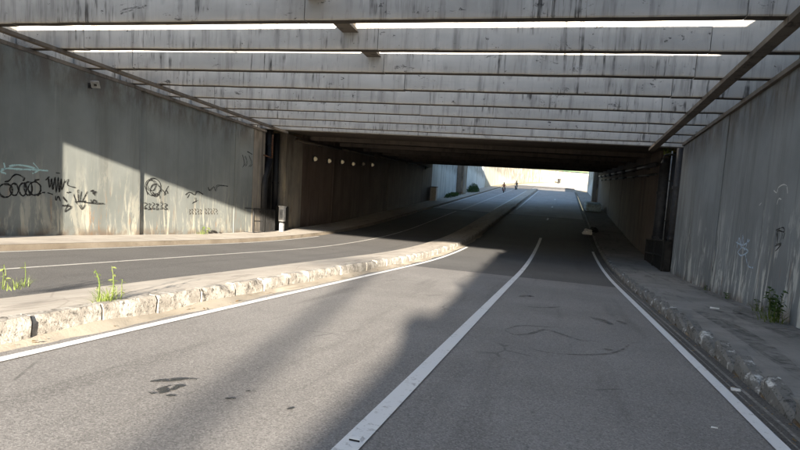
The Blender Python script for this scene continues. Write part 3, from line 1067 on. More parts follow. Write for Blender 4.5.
wall_strokes([[(a * 1.0, b) for a, b in s] for s in [[(92, 60), (100, 90), (96, 110)], [(104, 65), (112, 92), (104, 108)], [(118, 62), (132, 95), (122, 110)], [(112, 45), (132, 60)]]],
             X_LW + 0.02, 1, 0.06, 'black_paint', wl, 4.09, 220, 140, label='small black tag high beside the dark recess')
# right wall
Zr = 4.5
wall_strokes([[(212, 440), (222, 395), (232, 440), (238, 385), (246, 450), (262, 400)], [(208, 415), (240, 428), (270, 405)], [(215, 460), (235, 440), (262, 455), (232, 475), (215, 460)], [(250, 470), (262, 520), (285, 530)]],
             X_RW, -1, 0.05, 'blue_paint', wr, Zr, 690, 150, label='pale blue spray scribble')
wall_strokes([[(378, 182), (392, 192), (398, 170), (420, 156), (436, 162), (440, 195)], [(392, 245), (400, 220), (412, 222)], [(312, 250), (322, 238)]],
             X_RW, -1, 0.035, 'white_paint', wr, Zr, 690, 150, label='white hooked chalk mark')
wall_strokes([[(388, 360), (420, 348), (424, 368), (392, 366), (390, 410)], [(402, 372), (404, 415)], [(410, 405), (420, 375)], [(388, 425), (412, 420), (390, 450)]],
             X_RW, -1, 0.045, 'black_paint', wr, Zr, 690, 150, label='small black tag on the right wall')

# ------------------------------------------------------------------ left portal: recess, column, pipes, cage, meter post
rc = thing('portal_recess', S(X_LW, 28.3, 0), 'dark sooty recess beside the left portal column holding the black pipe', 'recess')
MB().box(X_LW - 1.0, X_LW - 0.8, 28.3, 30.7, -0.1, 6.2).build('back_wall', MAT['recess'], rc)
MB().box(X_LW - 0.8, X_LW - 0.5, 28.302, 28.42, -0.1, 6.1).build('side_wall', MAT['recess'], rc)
pcx = thing('portal_column', G(X_LW, 29.8, 0), 'stained yellowish concrete column at the left tunnel portal', 'column')
MB().box(X_LW - 0.9, X_LW + 0.10, 30.65, 32.85, -0.1, 5.95).build('shaft', MAT['wall_dirty'], pcx, bevel=0.03)
dp = thing('drain_pipe', S(X_LW - .2, 28.9, 0), 'thick black drain pipe with a bend in the left recess', 'pipe')
m = MB().tube([S(X_LW - 0.3, 29.35, 6.3), S(X_LW - 0.3, 29.35, 4.4), S(X_LW - 0.2, 29.1, 3.95), S(X_LW - 0.0, 28.35, 3.2), S(X_LW + 0.06, 28.2, 2.8), S(X_LW + 0.06, 28.2, 0.2)], 0.20, 12)
m.build('pipe_run', MAT['pipe_black'], dp, smooth=True)
MB().tube([S(X_LW - 0.3, 29.35, 5.0), S(X_LW - 0.3, 29.35, 5.12)], 0.24, 12).build('pipe_collar', MAT['pipe_black'], dp)
MB().tube([S(X_LW + 0.06, 28.2, 1.3), S(X_LW + 0.06, 28.2, 1.42)], 0.24, 12).build('pipe_collar', MAT['pipe_black'], dp)
dp2 = thing('drain_pipe', S(X_LW - .3, 30.1, 0), 'straight dark pipe behind the meter post', 'pipe')
MB().tube([S(X_LW - 0.25, 30.1, 5.8), S(X_LW - 0.25, 30.1, 0.15)], 0.17, 10).build('pipe_run', MAT['pipe_black'], dp2, smooth=True)
MB().tube([S(X_LW - 0.25, 30.1, 3.0), S(X_LW - 0.25, 30.1, 3.1)], 0.20, 10).build('pipe_collar', MAT['pipe_black'], dp2)
ru = thing('rusty_pipe', S(X_LW + .1, 28.0, 3.8), 'thin rusty pipe hanging from the beams by the left portal', 'pipe')
y_, z_ = on_x(272, 158, X_LW + 0.1)
MB().tube([S(X_LW + 0.1, y_, z_), S(X_LW + 0.1, y_, 5.58)], 0.045, 8).build('pipe_run', MAT['rust'], ru, smooth=True)
MB().tube([S(X_LW + 0.1, y_, z_), S(X_LW + 0.1, y_ - 0.9, z_ + .05)], 0.035, 8).build('pipe_branch', MAT['rust'], ru, smooth=True)


def cage(label, x, y0, y1, h, depth, h0, n, base_fn, mat):
    """low cage of bars standing on the pavement against a wall; x: front plane, depth signed to the wall"""
    c = thing('pipe_cage', base_fn(x, y0, h0), label, 'cage')
    for yy in (y0, (y0 + y1) / 2, y1):
        MB().box(x - .04, x + .04, yy - .04, yy + .04, h0, h0 + h, fn=base_fn).build('post', MAT[mat], c)
    for zz in (h0 + 0.08, h0 + h * 0.5, h0 + h - 0.04):
        MB().box(x - .02, x + .02, y0 + .042, (y0 + y1) / 2 - .042, zz, zz + .06, fn=base_fn).build('rail', MAT[mat], c)
        MB().box(x - .02, x + .02, (y0 + y1) / 2 + .042, y1 - .042, zz, zz + .06, fn=base_fn).build('rail', MAT[mat], c)
    for i in range(n):
        yy = y0 + (y1 - y0) * (i + .5) / n
        MB().box(x + .021, x + .036, yy - .016, yy + .016, h0 + .05, h0 + h - .01, fn=base_fn).build('bar', MAT[mat], c)
    for yy in (y0, y1):
        for zz in (h0 + 0.08, h0 + h - 0.04):
            xa, xb = sorted((x + (0.042 if depth > 0 else -0.042), x + depth))
            MB().box(xa, xb, yy - .02, yy + .02, zz, zz + .04, fn=base_fn).build('side_rail', MAT[mat], c)
    return c


cage('low dark bar cage against the left wall beside the drain pipe', X_LW + 0.55, 26.4, 28.6, 1.35, -0.5, 0.15, 22, S, 'dark_metal')

mp_y = 29.2
mpo = thing('meter_post', S(-14.9, mp_y, .15), 'slim white meter box on a pale post on the left pavement', 'meter box')
MB().box(-15.0, -14.78, mp_y - .09, mp_y + .09, 0.15, 0.80).build('post', MAT['grey_metal'], mpo, bevel=0.01)
MB().box(-15.04, -14.74, mp_y - .13, mp_y + .13, 0.90, 1.68).build('meter_box', MAT['white_metal'], mpo, bevel=0.015)
MB().box(-15.02, -14.76, mp_y - .11, mp_y + .11, 0.801, 0.899).build('neck', MAT['dark_metal'], mpo)
MB().box(-14.99, -14.79, mp_y - .142, mp_y - .131, 1.05, 1.55).build('door', MAT['grey_metal'], mpo)
MB().box(-15.06, -14.72, mp_y - .15, mp_y + .15, 1.682, 1.75).build('cap', MAT['white_metal'], mpo, bevel=0.01)
bx = thing('dark_cabinet', S(-15.3, 30.2, .15), 'dark metal cabinet behind the white meter post', 'cabinet')
MB().box(-15.48, -15.05, 29.55, 30.3, 0.15, 1.75).build('body', MAT['dark_metal'], bx, bevel=0.015)
MB().box(-15.4, -15.1, 29.53, 29.549, 0.3, 1.6).build('door', MAT['dark_metal'], bx)

# ------------------------------------------------------------------ right portal
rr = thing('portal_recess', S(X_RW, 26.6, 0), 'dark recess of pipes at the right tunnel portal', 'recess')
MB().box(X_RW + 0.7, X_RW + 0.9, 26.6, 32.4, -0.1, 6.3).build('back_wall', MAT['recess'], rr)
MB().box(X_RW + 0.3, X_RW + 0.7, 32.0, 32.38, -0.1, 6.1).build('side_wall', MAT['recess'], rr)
for i, (x, y, r, mt, lab) in enumerate(((X_RW + 0.08, 31.2, 0.30, 'pipe_grey', 'thick grey drain pipe nearest the tunnel in the right recess'),
                                        (X_RW + 0.25, 29.4, 0.24, 'pipe_black', 'black middle drain pipe in the right recess'),
                                        (X_RW + 0.12, 27.6, 0.22, 'pipe_grey', 'dark drain pipe nearest the streaked wall in the right recess'))):
    p = thing('drain_pipe', S(x, y, .17), lab, 'pipe')
    MB().tube([S(x, y, 0.15), S(x, y, 2.8), S(x, y, 5.66)], r, 14).build('pipe_run', MAT[mt], p, smooth=True)
    for zz in (1.7, 3.9):
        MB().tube([S(x, y, zz), S(x, y, zz + .12)], r + 0.035, 14).build('pipe_collar', MAT[mt], p)
wp = thing('conduit', S(X_RW - .02, 28.9, .2), 'thin grey conduit running up the right portal recess', 'pipe')
MB().tube([S(X_RW - 0.12, 28.6, 1.6), S(X_RW - 0.12, 28.6, 5.66)], 0.028, 8).build('pipe_run', MAT['grey_metal'], wp, smooth=True)
for zz in (2.5, 4.3):
    MB().box(X_RW - 0.16, X_RW + 0.72, 28.57, 28.63, zz, zz + .04).build('clamp', MAT['dark_metal'], wp)
cg = cage('dark sheeted cage around the pipe feet at the right portal', X_RW - 0.32, 26.9, 32.2, 1.45, 0.3, 0.19, 30, S, 'dark_metal')
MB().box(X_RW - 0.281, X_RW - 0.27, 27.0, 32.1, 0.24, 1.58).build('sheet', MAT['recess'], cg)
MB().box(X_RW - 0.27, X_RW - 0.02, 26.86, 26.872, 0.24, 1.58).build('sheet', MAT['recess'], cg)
by, bz = on_x(678, 156, X_RW)
br = thing('wall_bracket', S(X_RW, by, bz), 'small dark bracket lamp near the top of the right wall', 'bracket')
MB().tube([S(X_RW - 0.01, by, bz), S(X_RW - 0.35, by - 0.05, bz + 0.06), S(X_RW - 0.55, by - .08, bz - 0.02), S(X_RW - 0.58, by - .08, bz - 0.22)], 0.04, 8).build('arm', MAT['dark_metal'], br, smooth=True)
MB().box(X_RW - 0.02, X_RW + 0.0, by - .1, by + .1, bz - .12, bz + .12).build('plate', MAT['dark_metal'], br)
MB().tube([S(X_RW - 0.58, by - .08, bz - 0.2), S(X_RW - 0.58, by - .08, bz - 0.34)], [0.05, 0.11], 10).build('lamp_head', MAT['dark_metal'], br)

# pipes under the soffit along the tunnel walls
for x, dz, r, lab in ((X_LW + 0.18, 0.45, 0.09, 'dark service pipe high along the left tunnel wall'), (X_RW - 0.2, 0.75, 0.13, 'dark service pipe high along the right tunnel wall'),
                      (X_RW - 0.14, 1.25, 0.06, 'thinner cable pipe below the service pipe on the right tunnel wall')):
    t = thing('service_pipe', S(x, 32, sof(32, x) - dz), lab, 'pipe')
    y0 = 31.6 if x < 0 else 32.6
    ys = rng(y0, 68 if x < 0 else 84, 7)
    for a, b in zip(ys, ys[1:]):
        MB().tube([S(x, a + .01, sof(a, x) - dz), S(x, b - .01, sof(b, x) - dz)], r, 10).build('pipe_run', MAT['pipe_grey' if x > 0 else 'soffit'], t, smooth=True)
        MB().box(min(x, X_LW if x < 0 else X_RW) + .002, max(x, X_LW if x < 0 else X_RW) - .002, (a + b) / 2 - .04, (a + b) / 2 + .04, sof((a + b) / 2, x) - dz - r - .04, sof((a + b) / 2, x) - dz - r + .01).build('clamp', MAT['dark_metal'], t)

# ------------------------------------------------------------------ lamps on the left tunnel wall
names = ['first', 'second', 'third', 'fourth', 'fifth', 'sixth']
for i, (px, py) in enumerate(((316, 159), (330, 161), (343, 162), (354, 164), (364, 164), (373, 165), (427, 168))):
    y, z = on_x(px, py, X_LW + 0.22)
    lab = ('%s bowl lamp from the portal on the left tunnel wall' % names[i]) if i < 6 else 'small lone lamp near the far end of the left tunnel wall'
    L = thing('wall_lamp', S(X_LW, y, z), lab, 'lamp', 'bowl lamps on the left tunnel wall')
    r = 0.155 if i < 6 else 0.13
    MB().rbox(X_LW + 0.016, X_LW + 0.07, y - .14, y + .14, z - SY * y - .2, z - SY * y + .2).build('back_plate', MAT['dark_metal'], L)
    m = MB()
    c = Vector((X_LW + 0.075, y, z - SY * y))
    rings = 5
    for j in range(rings + 1):
        a = math.pi / 2 * j / rings
        for k in range(14):
            b = 2 * math.pi * k / 14
            m.v.append(c + Vector((0.24 * math.sin(a), r * math.cos(a) * math.cos(b) * 0.999 + 1e-4 * k, r * math.cos(a) * math.sin(b))))
    for j in range(rings):
        for k in range(14):
            k2 = (k + 1) % 14
            m.f.append((j * 14 + k, j * 14 + k2, j * 14 + 14 + k2, j * 14 + 14 + k))
    m.build('diffuser', MAT['lamp_dull' if i in (4, 6) else 'lamp_glass'], L, smooth=True)
    m = MB().tube([c + Vector((-.002, 0, 0)), c + Vector((0.06, 0, 0))], r + 0.03, 14)
    m.build('rim', MAT['dark_metal'], L)

# floodlight on the left wall
fy, fz = on_x(97, 86, X_LW + 0.35)
fl = thing('floodlight', S(X_LW + .1, fy, fz), 'square floodlight tilted out from the top of the left wall', 'floodlight')
b0 = S(X_LW + 0.06, fy, fz)
MB().rbox(b0.x - 0.008, b0.x + .02, b0.y - .09, b0.y + .09, b0.z - .09, b0.z + .09).build('back_plate', MAT['dark_metal'], fl)
MB().tube([b0, b0 + Vector((0.2, -0.04, 0.02))], 0.025, 8).build('arm', MAT['dark_metal'], fl)
hd = MB()
cx = b0 + Vector((0.30, -0.08, 0.03))
nrm = Vector((0.35, -0.62, -0.70)).normalized()
uu = nrm.cross(Vector((0, 0, 1))).normalized()
vv = uu.cross(nrm)
sq = lambda k, d: [cx + uu * a * k + vv * b * k + nrm * d for a, b in ((-1, -1), (1, -1), (1, 1), (-1, 1))]
hd.hexa(sq(0.09, -0.10) + sq(0.14, 0.0))
hd.build('housing', MAT['grey_metal'], fl)
MB().hexa(sq(0.12, 0.001) + sq(0.12, 0.012)).build('lens', MAT['grey_metal'], fl)
MB().hexa(sq(0.045, 0.013) + sq(0.045, 0.018)).build('bulb_cover', MAT['dark_metal'], fl)

# ------------------------------------------------------------------ weeds
def blade_mesh(L, w, bend, n=5):
    m = MB()
    for i in range(n + 1):
        t = i / n
        x = bend * t * t * L
        z = L * (t - 0.25 * bend * t * t)
        ww = w * (1 - t) ** 0.7
        m.v += [Vector((x, -ww / 2, z)), Vector((x + 0.15 * ww, 0, z - .15 * ww)), Vector((x, ww / 2, z))]
    for i in range(n):
        for j in range(2):
            m.f.append((i * 3 + j, i * 3 + j + 1, i * 3 + 4 + j, i * 3 + 3 + j))
    return m


def leaf_mesh(L, w):
    m = MB()
    prof = [(0, 0.08), (0.2, 0.75), (0.45, 1.0), (0.75, 0.6), (1.0, 0.03)]
    for t, k in prof:
        z = -0.25 * L * t * t
        m.v += [Vector((t * L, -w / 2 * k, z + 0.12 * w * k)), Vector((t * L, 0, z)), Vector((t * L, w / 2 * k, z + 0.12 * w * k))]
    for i in range(4):
        for j in range(2):
            m.f.append((i * 3 + j, i * 3 + j + 1, i * 3 + 4 + j, i * 3 + 3 + j))
    return m


BLADES = [blade_mesh(1.0, 0.06, b).mesh('blade', MAT['grass_blade'], True) for b in (0.15, 0.45, 0.8, 1.1)]
LEAF_W = [leaf_mesh(1.0, k).mesh('leaf', MAT['weed_leaf'], True) for k in (0.4, 0.55)]
LEAF_D = [leaf_mesh(1.0, k).mesh('leaf', MAT['dark_leaf'], True) for k in (0.45, 0.6)]


def put(name, mesh, parent, loc, rot, s):
    o = bpy.data.objects.new(name, mesh)
    COL.objects.link(o)
    o.parent = parent
    o.location = loc
    o.rotation_euler = rot
    o.scale = (s, s, s)
    return o


def weed(base, label, nb, hb, stalks, leaves=LEAF_W, spread=0.1, seed=0, leaf_size=0.09):
    rnd = random.Random(seed)
    t = thing('weed', base, label, 'weed')
    for i in range(nb):
        a = rnd.uniform(0, 2 * math.pi)
        r = spread * math.sqrt(rnd.random())
        put('blade', rnd.choice(BLADES), t, (r * math.cos(a) * 1.0, r * math.sin(a) * 1.6, -0.01), (rnd.uniform(-.2, .2), rnd.uniform(-.2, .2), a + rnd.uniform(-.7, .7)), hb * rnd.uniform(0.5, 1.15))
    for (dx, dy, lean, hh, nl) in stalks:
        pts = [Vector((dx + lean * hh * k * k, dy + 0.04 * math.sin(3 * k + dx * 9), -0.01 + hh * k)) for k in (0, .25, .5, .75, 1)]
        m = MB().tube([Vector(base) + p for p in pts], [0.006, 0.0055, 0.005, 0.004, 0.002], 5)
        m.build('stalk', MAT['grass_blade'], t, smooth=True)
        for j in range(nl):
            k = 0.3 + 0.7 * (j + rnd.random()) / nl
            i0 = min(3, int(k * 4))
            p = pts[i0].lerp(pts[i0 + 1], k * 4 - i0) if k < 1 else pts[-1]
            put('leaf', rnd.choice(leaves), t, p, (rnd.uniform(-.4, .4), rnd.uniform(-.6, .35), rnd.uniform(0, 6.28)), leaf_size * rnd.uniform(0.7, 1.3))
    return t


wx, wy = on_road(110, 300, 0.28)
weed(G(wx - 0.05, wy, 0.265), 'tall flowering weed growing at the kerb edge of the median', 110, 0.19,
     [(-0.09, -0.03, -0.25, 0.40, 9), (0.02, 0.05, 0.02, 0.46, 12), (0.06, 0.0, 0.15, 0.36, 8), (-0.14, 0.06, -0.35, 0.36, 8), (0.1, 0.1, .25, .3, 5)], spread=0.13, seed=3, leaf_size=0.06)
wx, wy = on_road(17, 287, 0.16)
weed(G(wx, wy, 0.15), 'bright weed on the far edge of the median at the left of the photo', 60, 0.17,
     [(-0.1, -0.1, -0.2, 0.34, 7), (0.05, 0.05, 0.15, 0.40, 8), (-.2, -.3, -.2, .3, 6)], spread=0.12, seed=5, leaf_size=0.06)
wx, wy = on_road(-12, 289, 0.16)
weed(G(wx, wy, 0.15), 'weed cut by the left edge of the photo on the far side of the median', 16, 0.2, [(0, 0, .15, 0.42, 9), (0.1, .1, .3, 0.38, 7)], spread=0.1, seed=6, leaf_size=0.06)
# right pavement
wy_, _ = on_x(778, 338, X_RW - 0.15)
weed(S(X_RW - 0.32, 13.2, 0.185), 'bushy dark green weed at the foot of the right wall by the panel step', 60, 0.34,
     [(random.uniform(-.16, .1), random.uniform(-.35, .35), random.uniform(-.2, .15), random.uniform(.4, .85), 16) for _ in range(11)], LEAF_D, 0.28, 8, 0.10)
for i, (px, lab, hh) in enumerate(((705, 'small green tuft at the right wall foot farthest from the bushy weed', 0.16), (727, 'low green tuft at the right wall foot between two others', 0.16),
                                   (759, 'small green tuft at the right wall foot nearest the bushy weed', 0.26))):
    d = ray(px, 300)
    y = (X_RW - 0.1) / d[0] * d[1]
    weed(S(X_RW - 0.12, y, 0.185), lab, 18, hh, [(0, 0, -.1, hh * 1.2, 7), (0.03, .1, .1, hh, 6)], LEAF_D, 0.1, 30 + i, 0.08)
y_, z_ = on_x(201, 228, X_LW + 0.12)
weed(S(X_LW + 0.2, y_, 0.15), 'yellow green tuft at the foot of the sunlit left wall', 26, 0.35, [(0, 0, .1, .4, 9), (.1, .2, .1, .35, 8)], LEAF_W, 0.2, 41, 0.16)
weed(S(X_RW - 0.1, 29.9, 5.66), 'green fern tuft on top of the right portal pipes', 30, 0.5, [(0, 0, -.3, .4, 8), (0, .3, -.2, .4, 8)], LEAF_D, 0.3, 43, 0.2)


def bush(label, base, rx, ry, rz, n, mat, leaf, seed, name='bush'):
    rnd = random.Random(seed)
    t = thing(name, base, label, 'bush')
    m = MB()
    for _ in range(n):
        a = rnd.uniform(0, 6.28); b = math.asin(rnd.uniform(0, 1)); r = rnd.uniform(.55, 1.05) + 0.25 * noise.noise(Vector((a * 2, b * 3, seed)))
        c = Vector(base) + Vector((rx * r * math.cos(b) * math.cos(a), ry * r * math.cos(b) * math.sin(a), rz * r * math.sin(b)))
        u = Vector((rnd.uniform(-1, 1), rnd.uniform(-1, 1), rnd.uniform(-1, 1))).normalized()
        v = u.cross(Vector((rnd.uniform(-1, 1), rnd.uniform(-1, 1), 1))).normalized()
        L = leaf * rnd.uniform(.6, 1.3)
        m.poly([c - u * L, c + v * L * .4, c + u * L, c - v * L * .4])
    m.build('foliage', MAT[mat], t)
    for k in range(4):
        MB().tube([Vector(base), Vector(base) + Vector((rx * .5 * math.cos(k * 1.6), ry * .5 * math.sin(k * 1.6), rz * .7))], [0.04, 0.015], 5).build('branch', MAT['bark'], t)
    return t


bush('dark green bush on the left pavement just beyond the far pier', G(-14.6, 97, 0.14), 0.8, 4.0, 1.3, 900, 'dark_leaf', 0.16, 3)
bush('low dark hedge along the pale wall panels inside the far mouth', G(-14.9, 80, 0.14), 0.5, 5.0, 0.55, 700, 'dark_leaf', 0.14, 4)

# ------------------------------------------------------------------ litter and small things
def crumple(name, base, r, label, cat, mat, seed, squash=0.6):
    t = bmesh.new()
    bmesh.ops.create_icosphere(t, subdivisions=3, radius=r)
    for v in t.verts:
        d = noise.noise(v.co / r * 1.7 + Vector((seed, 0, 0))) * 0.45 + noise.noise(v.co / r * 4.3 + Vector((0, seed, 0))) * 0.2
        v.co *= 1 + d
        v.co.z = max(v.co.z * squash, -r * 0.35)
        v.co.z += r * 0.34
    me = bpy.data.meshes.new(name)
    t.to_mesh(me); t.free()
    me.materials.append(MAT[mat])
    o = bpy.data.objects.new(name, me)
    COL.objects.link(o)
    o.location = base
    if label: tag(o, label, cat)
    return o


crumple('plastic_bag', G(1.95, 46.5, 0.0), 0.34, 'crumpled white plastic bag lying by the right kerb in the tunnel', 'bag', 'bag', 2, 0.95)
crumple('plastic_bag', G(2.40, 47.0, 0.15), 0.33, 'black rubbish bag behind the white bag on the kerb', 'bag', 'black_bag', 5, 0.9)
crumple('litter', S(X_RW - 0.75, 27.3, 0.175), 0.09, 'white scrap of litter at the cage foot nearer the tunnel', 'litter', 'bag', 8, 0.5)
crumple('litter', S(X_RW - 0.62, 26.6, 0.175), 0.09, 'white scrap of litter at the cage foot nearer the camera', 'litter', 'bag', 9, 0.5)
x_, y_ = on_road(735, 391)
m = MB()
m.hexa([Vector(p) + G(x_, y_, 0.012) for p in ((-.05, -.04, 0), (.05, -.03, 0), (.06, .05, 0), (-.04, .04, 0), (-.045, -.035, .012), (.05, -.02, .02), (.055, .045, .008), (-.035, .04, .015))])
tag(m.build('litter', MAT['bag']), 'flat white paper scrap in the right gutter', 'litter')
x_, y_ = on_road(714, 428)
m = MB()
m.hexa([Vector(p) + G(x_, y_, 0.003) for p in ((-.03, -.012, 0), (.03, -.008, 0), (.035, .012, 0), (-.02, .012, 0), (-.028, -.01, .006), (.03, -.006, .008), (.03, .01, .004), (-.02, .01, .007))])
tag(m.build('litter', MAT['bag']), 'tiny white paper scrap on the right lane', 'litter')
x_, y_ = on_road(714, 309, 0.17)
m = MB()
m.hexa([Vector(p) + G(x_, y_, 0.182) for p in ((-.1, -.06, 0), (.1, -.04, 0), (.11, .06, 0), (-.07, .07, 0), (-.1, -.05, .02), (.1, -.03, .03), (.1, .05, .015), (-.07, .06, .02))])
tag(m.build('litter', MAT['bag']), 'pale flat scrap in the middle of the right pavement', 'litter')
for i in range(26):   # dry leaves and grit on the right gutter, loose stuff
    pass
m = MB()
rnd = random.Random(77)
for i in range(420):
    if i % 3 == 0:
        x, y, h = rnd.uniform(2.0, 2.26), rnd.uniform(3, 26), 0.012
    elif i % 3 == 1:
        x, y, h = rnd.gauss(4.35, .15), rnd.uniform(6, 26), 0.186
        x = min(x, 4.55)
    else:
        x, y, h = -5.3 + abs(rnd.gauss(.12, .1)), rnd.uniform(3, 24), 0.03
    c = G(x, y, h)
    a = rnd.uniform(0, 6.28)
    L = rnd.uniform(.012, .04)
    u = Vector((math.cos(a), math.sin(a), rnd.uniform(-.1, .3))) * L
    v = Vector((-math.sin(a), math.cos(a), rnd.uniform(-.1, .3))) * L * .5
    m.poly([c - u, c + v, c + u, c - v])
tag(m.build('fallen_leaves', MAT['dry_leaf']), 'tiny dry leaves and grit scattered along the kerbs', 'leaves', None, 'stuff')

# damp stains on the right pavement (parts of it)
pav = bpy.data.objects['pavement_right']
for pts, w in (([(4.0, 11.0), (4.1, 12.2), (4.05, 13.6), (4.2, 15)], 0.8), ([(3.2, 14.2), (3.6, 14.0), (4.0, 14.1)], 0.25), ([(2.9, 8), (3.1, 11), (3.0, 14)], 0.4), ([(4.35, 15), (4.4, 20), (4.35, 25)], 0.35)):
    P = smooth_path(pts, 8)
    ribbon(P, [w * (0.35 + 0.65 * math.sin(math.pi * (i + .5) / len(P))) for i in range(len(P))], lambda x, y: S(x, y, 0.168 + 0.022 * (x - X_RK - .13) / 2.25 + 0.004)).build('damp_stain', MAT['damp'], pav)

# pale blue rounded block on the right pavement near the far mouth
bb = thing('concrete_block', G(3.4, 71.5, 0.17), 'pale blue rounded block on the right pavement near the far mouth', 'block')
MB().box(2.45, 4.2, 69.5, 74.0, 0.19, 1.05, fn=G).build('block_body', MAT['blue_block'], bb, bevel=0.2)
MB().box(2.40, 4.25, 69.45, 74.05, 0.17, 0.189, fn=G).build('block_foot', MAT['walk_right'], bb)
ub = thing('utility_box', G(-14.6, 69, .15), 'grey utility box at the end of the sooty left tunnel wall', 'utility box')
MB().box(-15.45, -14.75, 68.4, 69.2, 0.15, 1.75, fn=G).build('body', MAT['grey_metal'], ub, bevel=0.02)
MB().box(-15.35, -14.85, 68.37, 68.399, 0.4, 1.6, fn=G).build('door', MAT['grey_metal'], ub)
MB().box(-15.5, -14.7, 68.32, 69.26, 1.752, 1.82, fn=G).build('lid', MAT['dark_metal'], ub)
# dark bin on the far bend
bn = thing('litter_bin', G(-1.8, 182, .14), 'small dark bin at the foot of the far sunlit wall', 'bin')
MB().tube([G(-1.9, 189, .14), G(-1.9, 189, 1.3)], [0.42, 0.5], 12).build('body', MAT['dark_metal'], bn)
MB().tube([G(-1.9, 189, 1.302), G(-1.9, 189, 1.42)], [0.55, 0.4], 12).build('lid', MAT['dark_metal'], bn)
bn.location = (0, 0, 0)
for ch in bn.children:
    ch.data.transform(Matrix.Translation(BASE[bn.name] - Vector((-1.9, 189, G(-1.9, 189, .14).z))))
bn.location = G(-1.9, 189, .14)

# ------------------------------------------------------------------ motorcycles and riders
def motorcycle(base, rz, label, paint):
    t = thing('motorcycle', base, label, 'motorcycle')
    B = Vector(base)
    R3 = Matrix.Rotation(rz, 3, 'Z')
    loc = lambda p: B + R3 @ Vector(p)

    def part(name, mb, mat, parent=None, smooth=True):
        mb.v = [loc(v) for v in mb.v]
        return mb.build(name, MAT[mat], parent or t, smooth, root=t)
    for yy in (-0.66, 0.62):          # front wheel towards -y
        m = MB()
        n, k = 20, 8
        for i in range(n):
            a = 2 * math.pi * i / n
            for j in range(k):
                b = 2 * math.pi * j / k
                r = 0.25 + 0.055 * math.cos(b)
                m.v.append(Vector((0.055 * math.sin(b), yy + r * math.cos(a), 0.305 + r * math.sin(a))))
        for i in range(n):
            for j in range(k):
                m.f.append((i * k + j, i * k + (j + 1) % k, ((i + 1) % n) * k + (j + 1) % k, ((i + 1) % n) * k + j))
        w = part('wheel', m, 'tyre')
        m = MB()
        for i in range(6):
            a = math.pi * i / 6
            u = Vector((0, math.cos(a), math.sin(a))) * 0.2
            c = Vector((0, yy, 0.305))
            m.tube([c - u, c + u], 0.012, 5)
        m.tube([(-.06, yy, .305), (.06, yy, .305)], 0.04, 8)
        part('hub', m, 'chrome', w)
    m = MB()
    for s in (-1, 1):
        m.tube([(s * .07, -.66, .305), (s * .08, -.52, .62), (s * .07, -.40, .95)], 0.025, 7)
    part('fork', m, 'chrome')
    part('handlebar', MB().tube([(-.36, -.26, 1.05), (-.2, -.36, 1.05), (0, -.40, 0.99), (.2, -.36, 1.05), (.36, -.26, 1.05)], 0.016, 7), 'dark_metal')
    part('headlight', MB().tube([(0, -.42, .88), (0, -.52, .88), (0, -.55, .88)], [0.07, 0.10, 0.09], 12), 'lamp_glass')
    part('tank', MB().tube([(0, -.34, .82), (0, -.25, .84), (0, -.05, .84), (0, .12, .78)], [0.06, 0.15, 0.15, 0.08], 12), paint)
    part('seat', MB().hexa([(-.11, .08, .74), (.11, .08, .74), (.10, .72, .76), (-.10, .72, .76), (-.12, .08, .80), (.12, .08, .80), (.10, .74, .84), (-.10, .74, .84)]), 'cloth_dark', smooth=False)
    part('engine', MB().hexa([(-.13, -.22, .30), (.13, -.22, .30), (.13, .22, .30), (-.13, .22, .30), (-.12, -.25, .66), (.12, -.25, .66), (.11, .2, .66), (-.11, .2, .66)]), 'grey_metal', smooth=False)
    m = MB()
    m.tube([(0, -.36, .88), (0, -.3, .5), (0, .1, .34)], 0.03, 7)
    for s in (-1, 1): m.tube([(s * .09, .62, .305), (s * .09, .15, .38), (s * .08, .4, .76)], 0.022, 6)
    part('frame', m, 'dark_metal')
    part('exhaust', MB().tube([(.15, -.2, .34), (.16, .2, .28), (.17, .8, .38)], [0.025, 0.04, 0.05], 8), 'chrome')
    part('mudguard', MB().tube([(0, -.98, .42), (0, -.86, .60), (0, -.66, .66), (0, -.46, .60)], [0.03, .06, .06, .03], 8), paint)
    for s in (-1, 1):
        part('mirror', MB().tube([(s * .28, -.3, 1.05), (s * .34, -.34, 1.2), (s * .40, -.36, 1.22)], [0.01, 0.01, 0.05], 7), 'dark_metal')
    return t


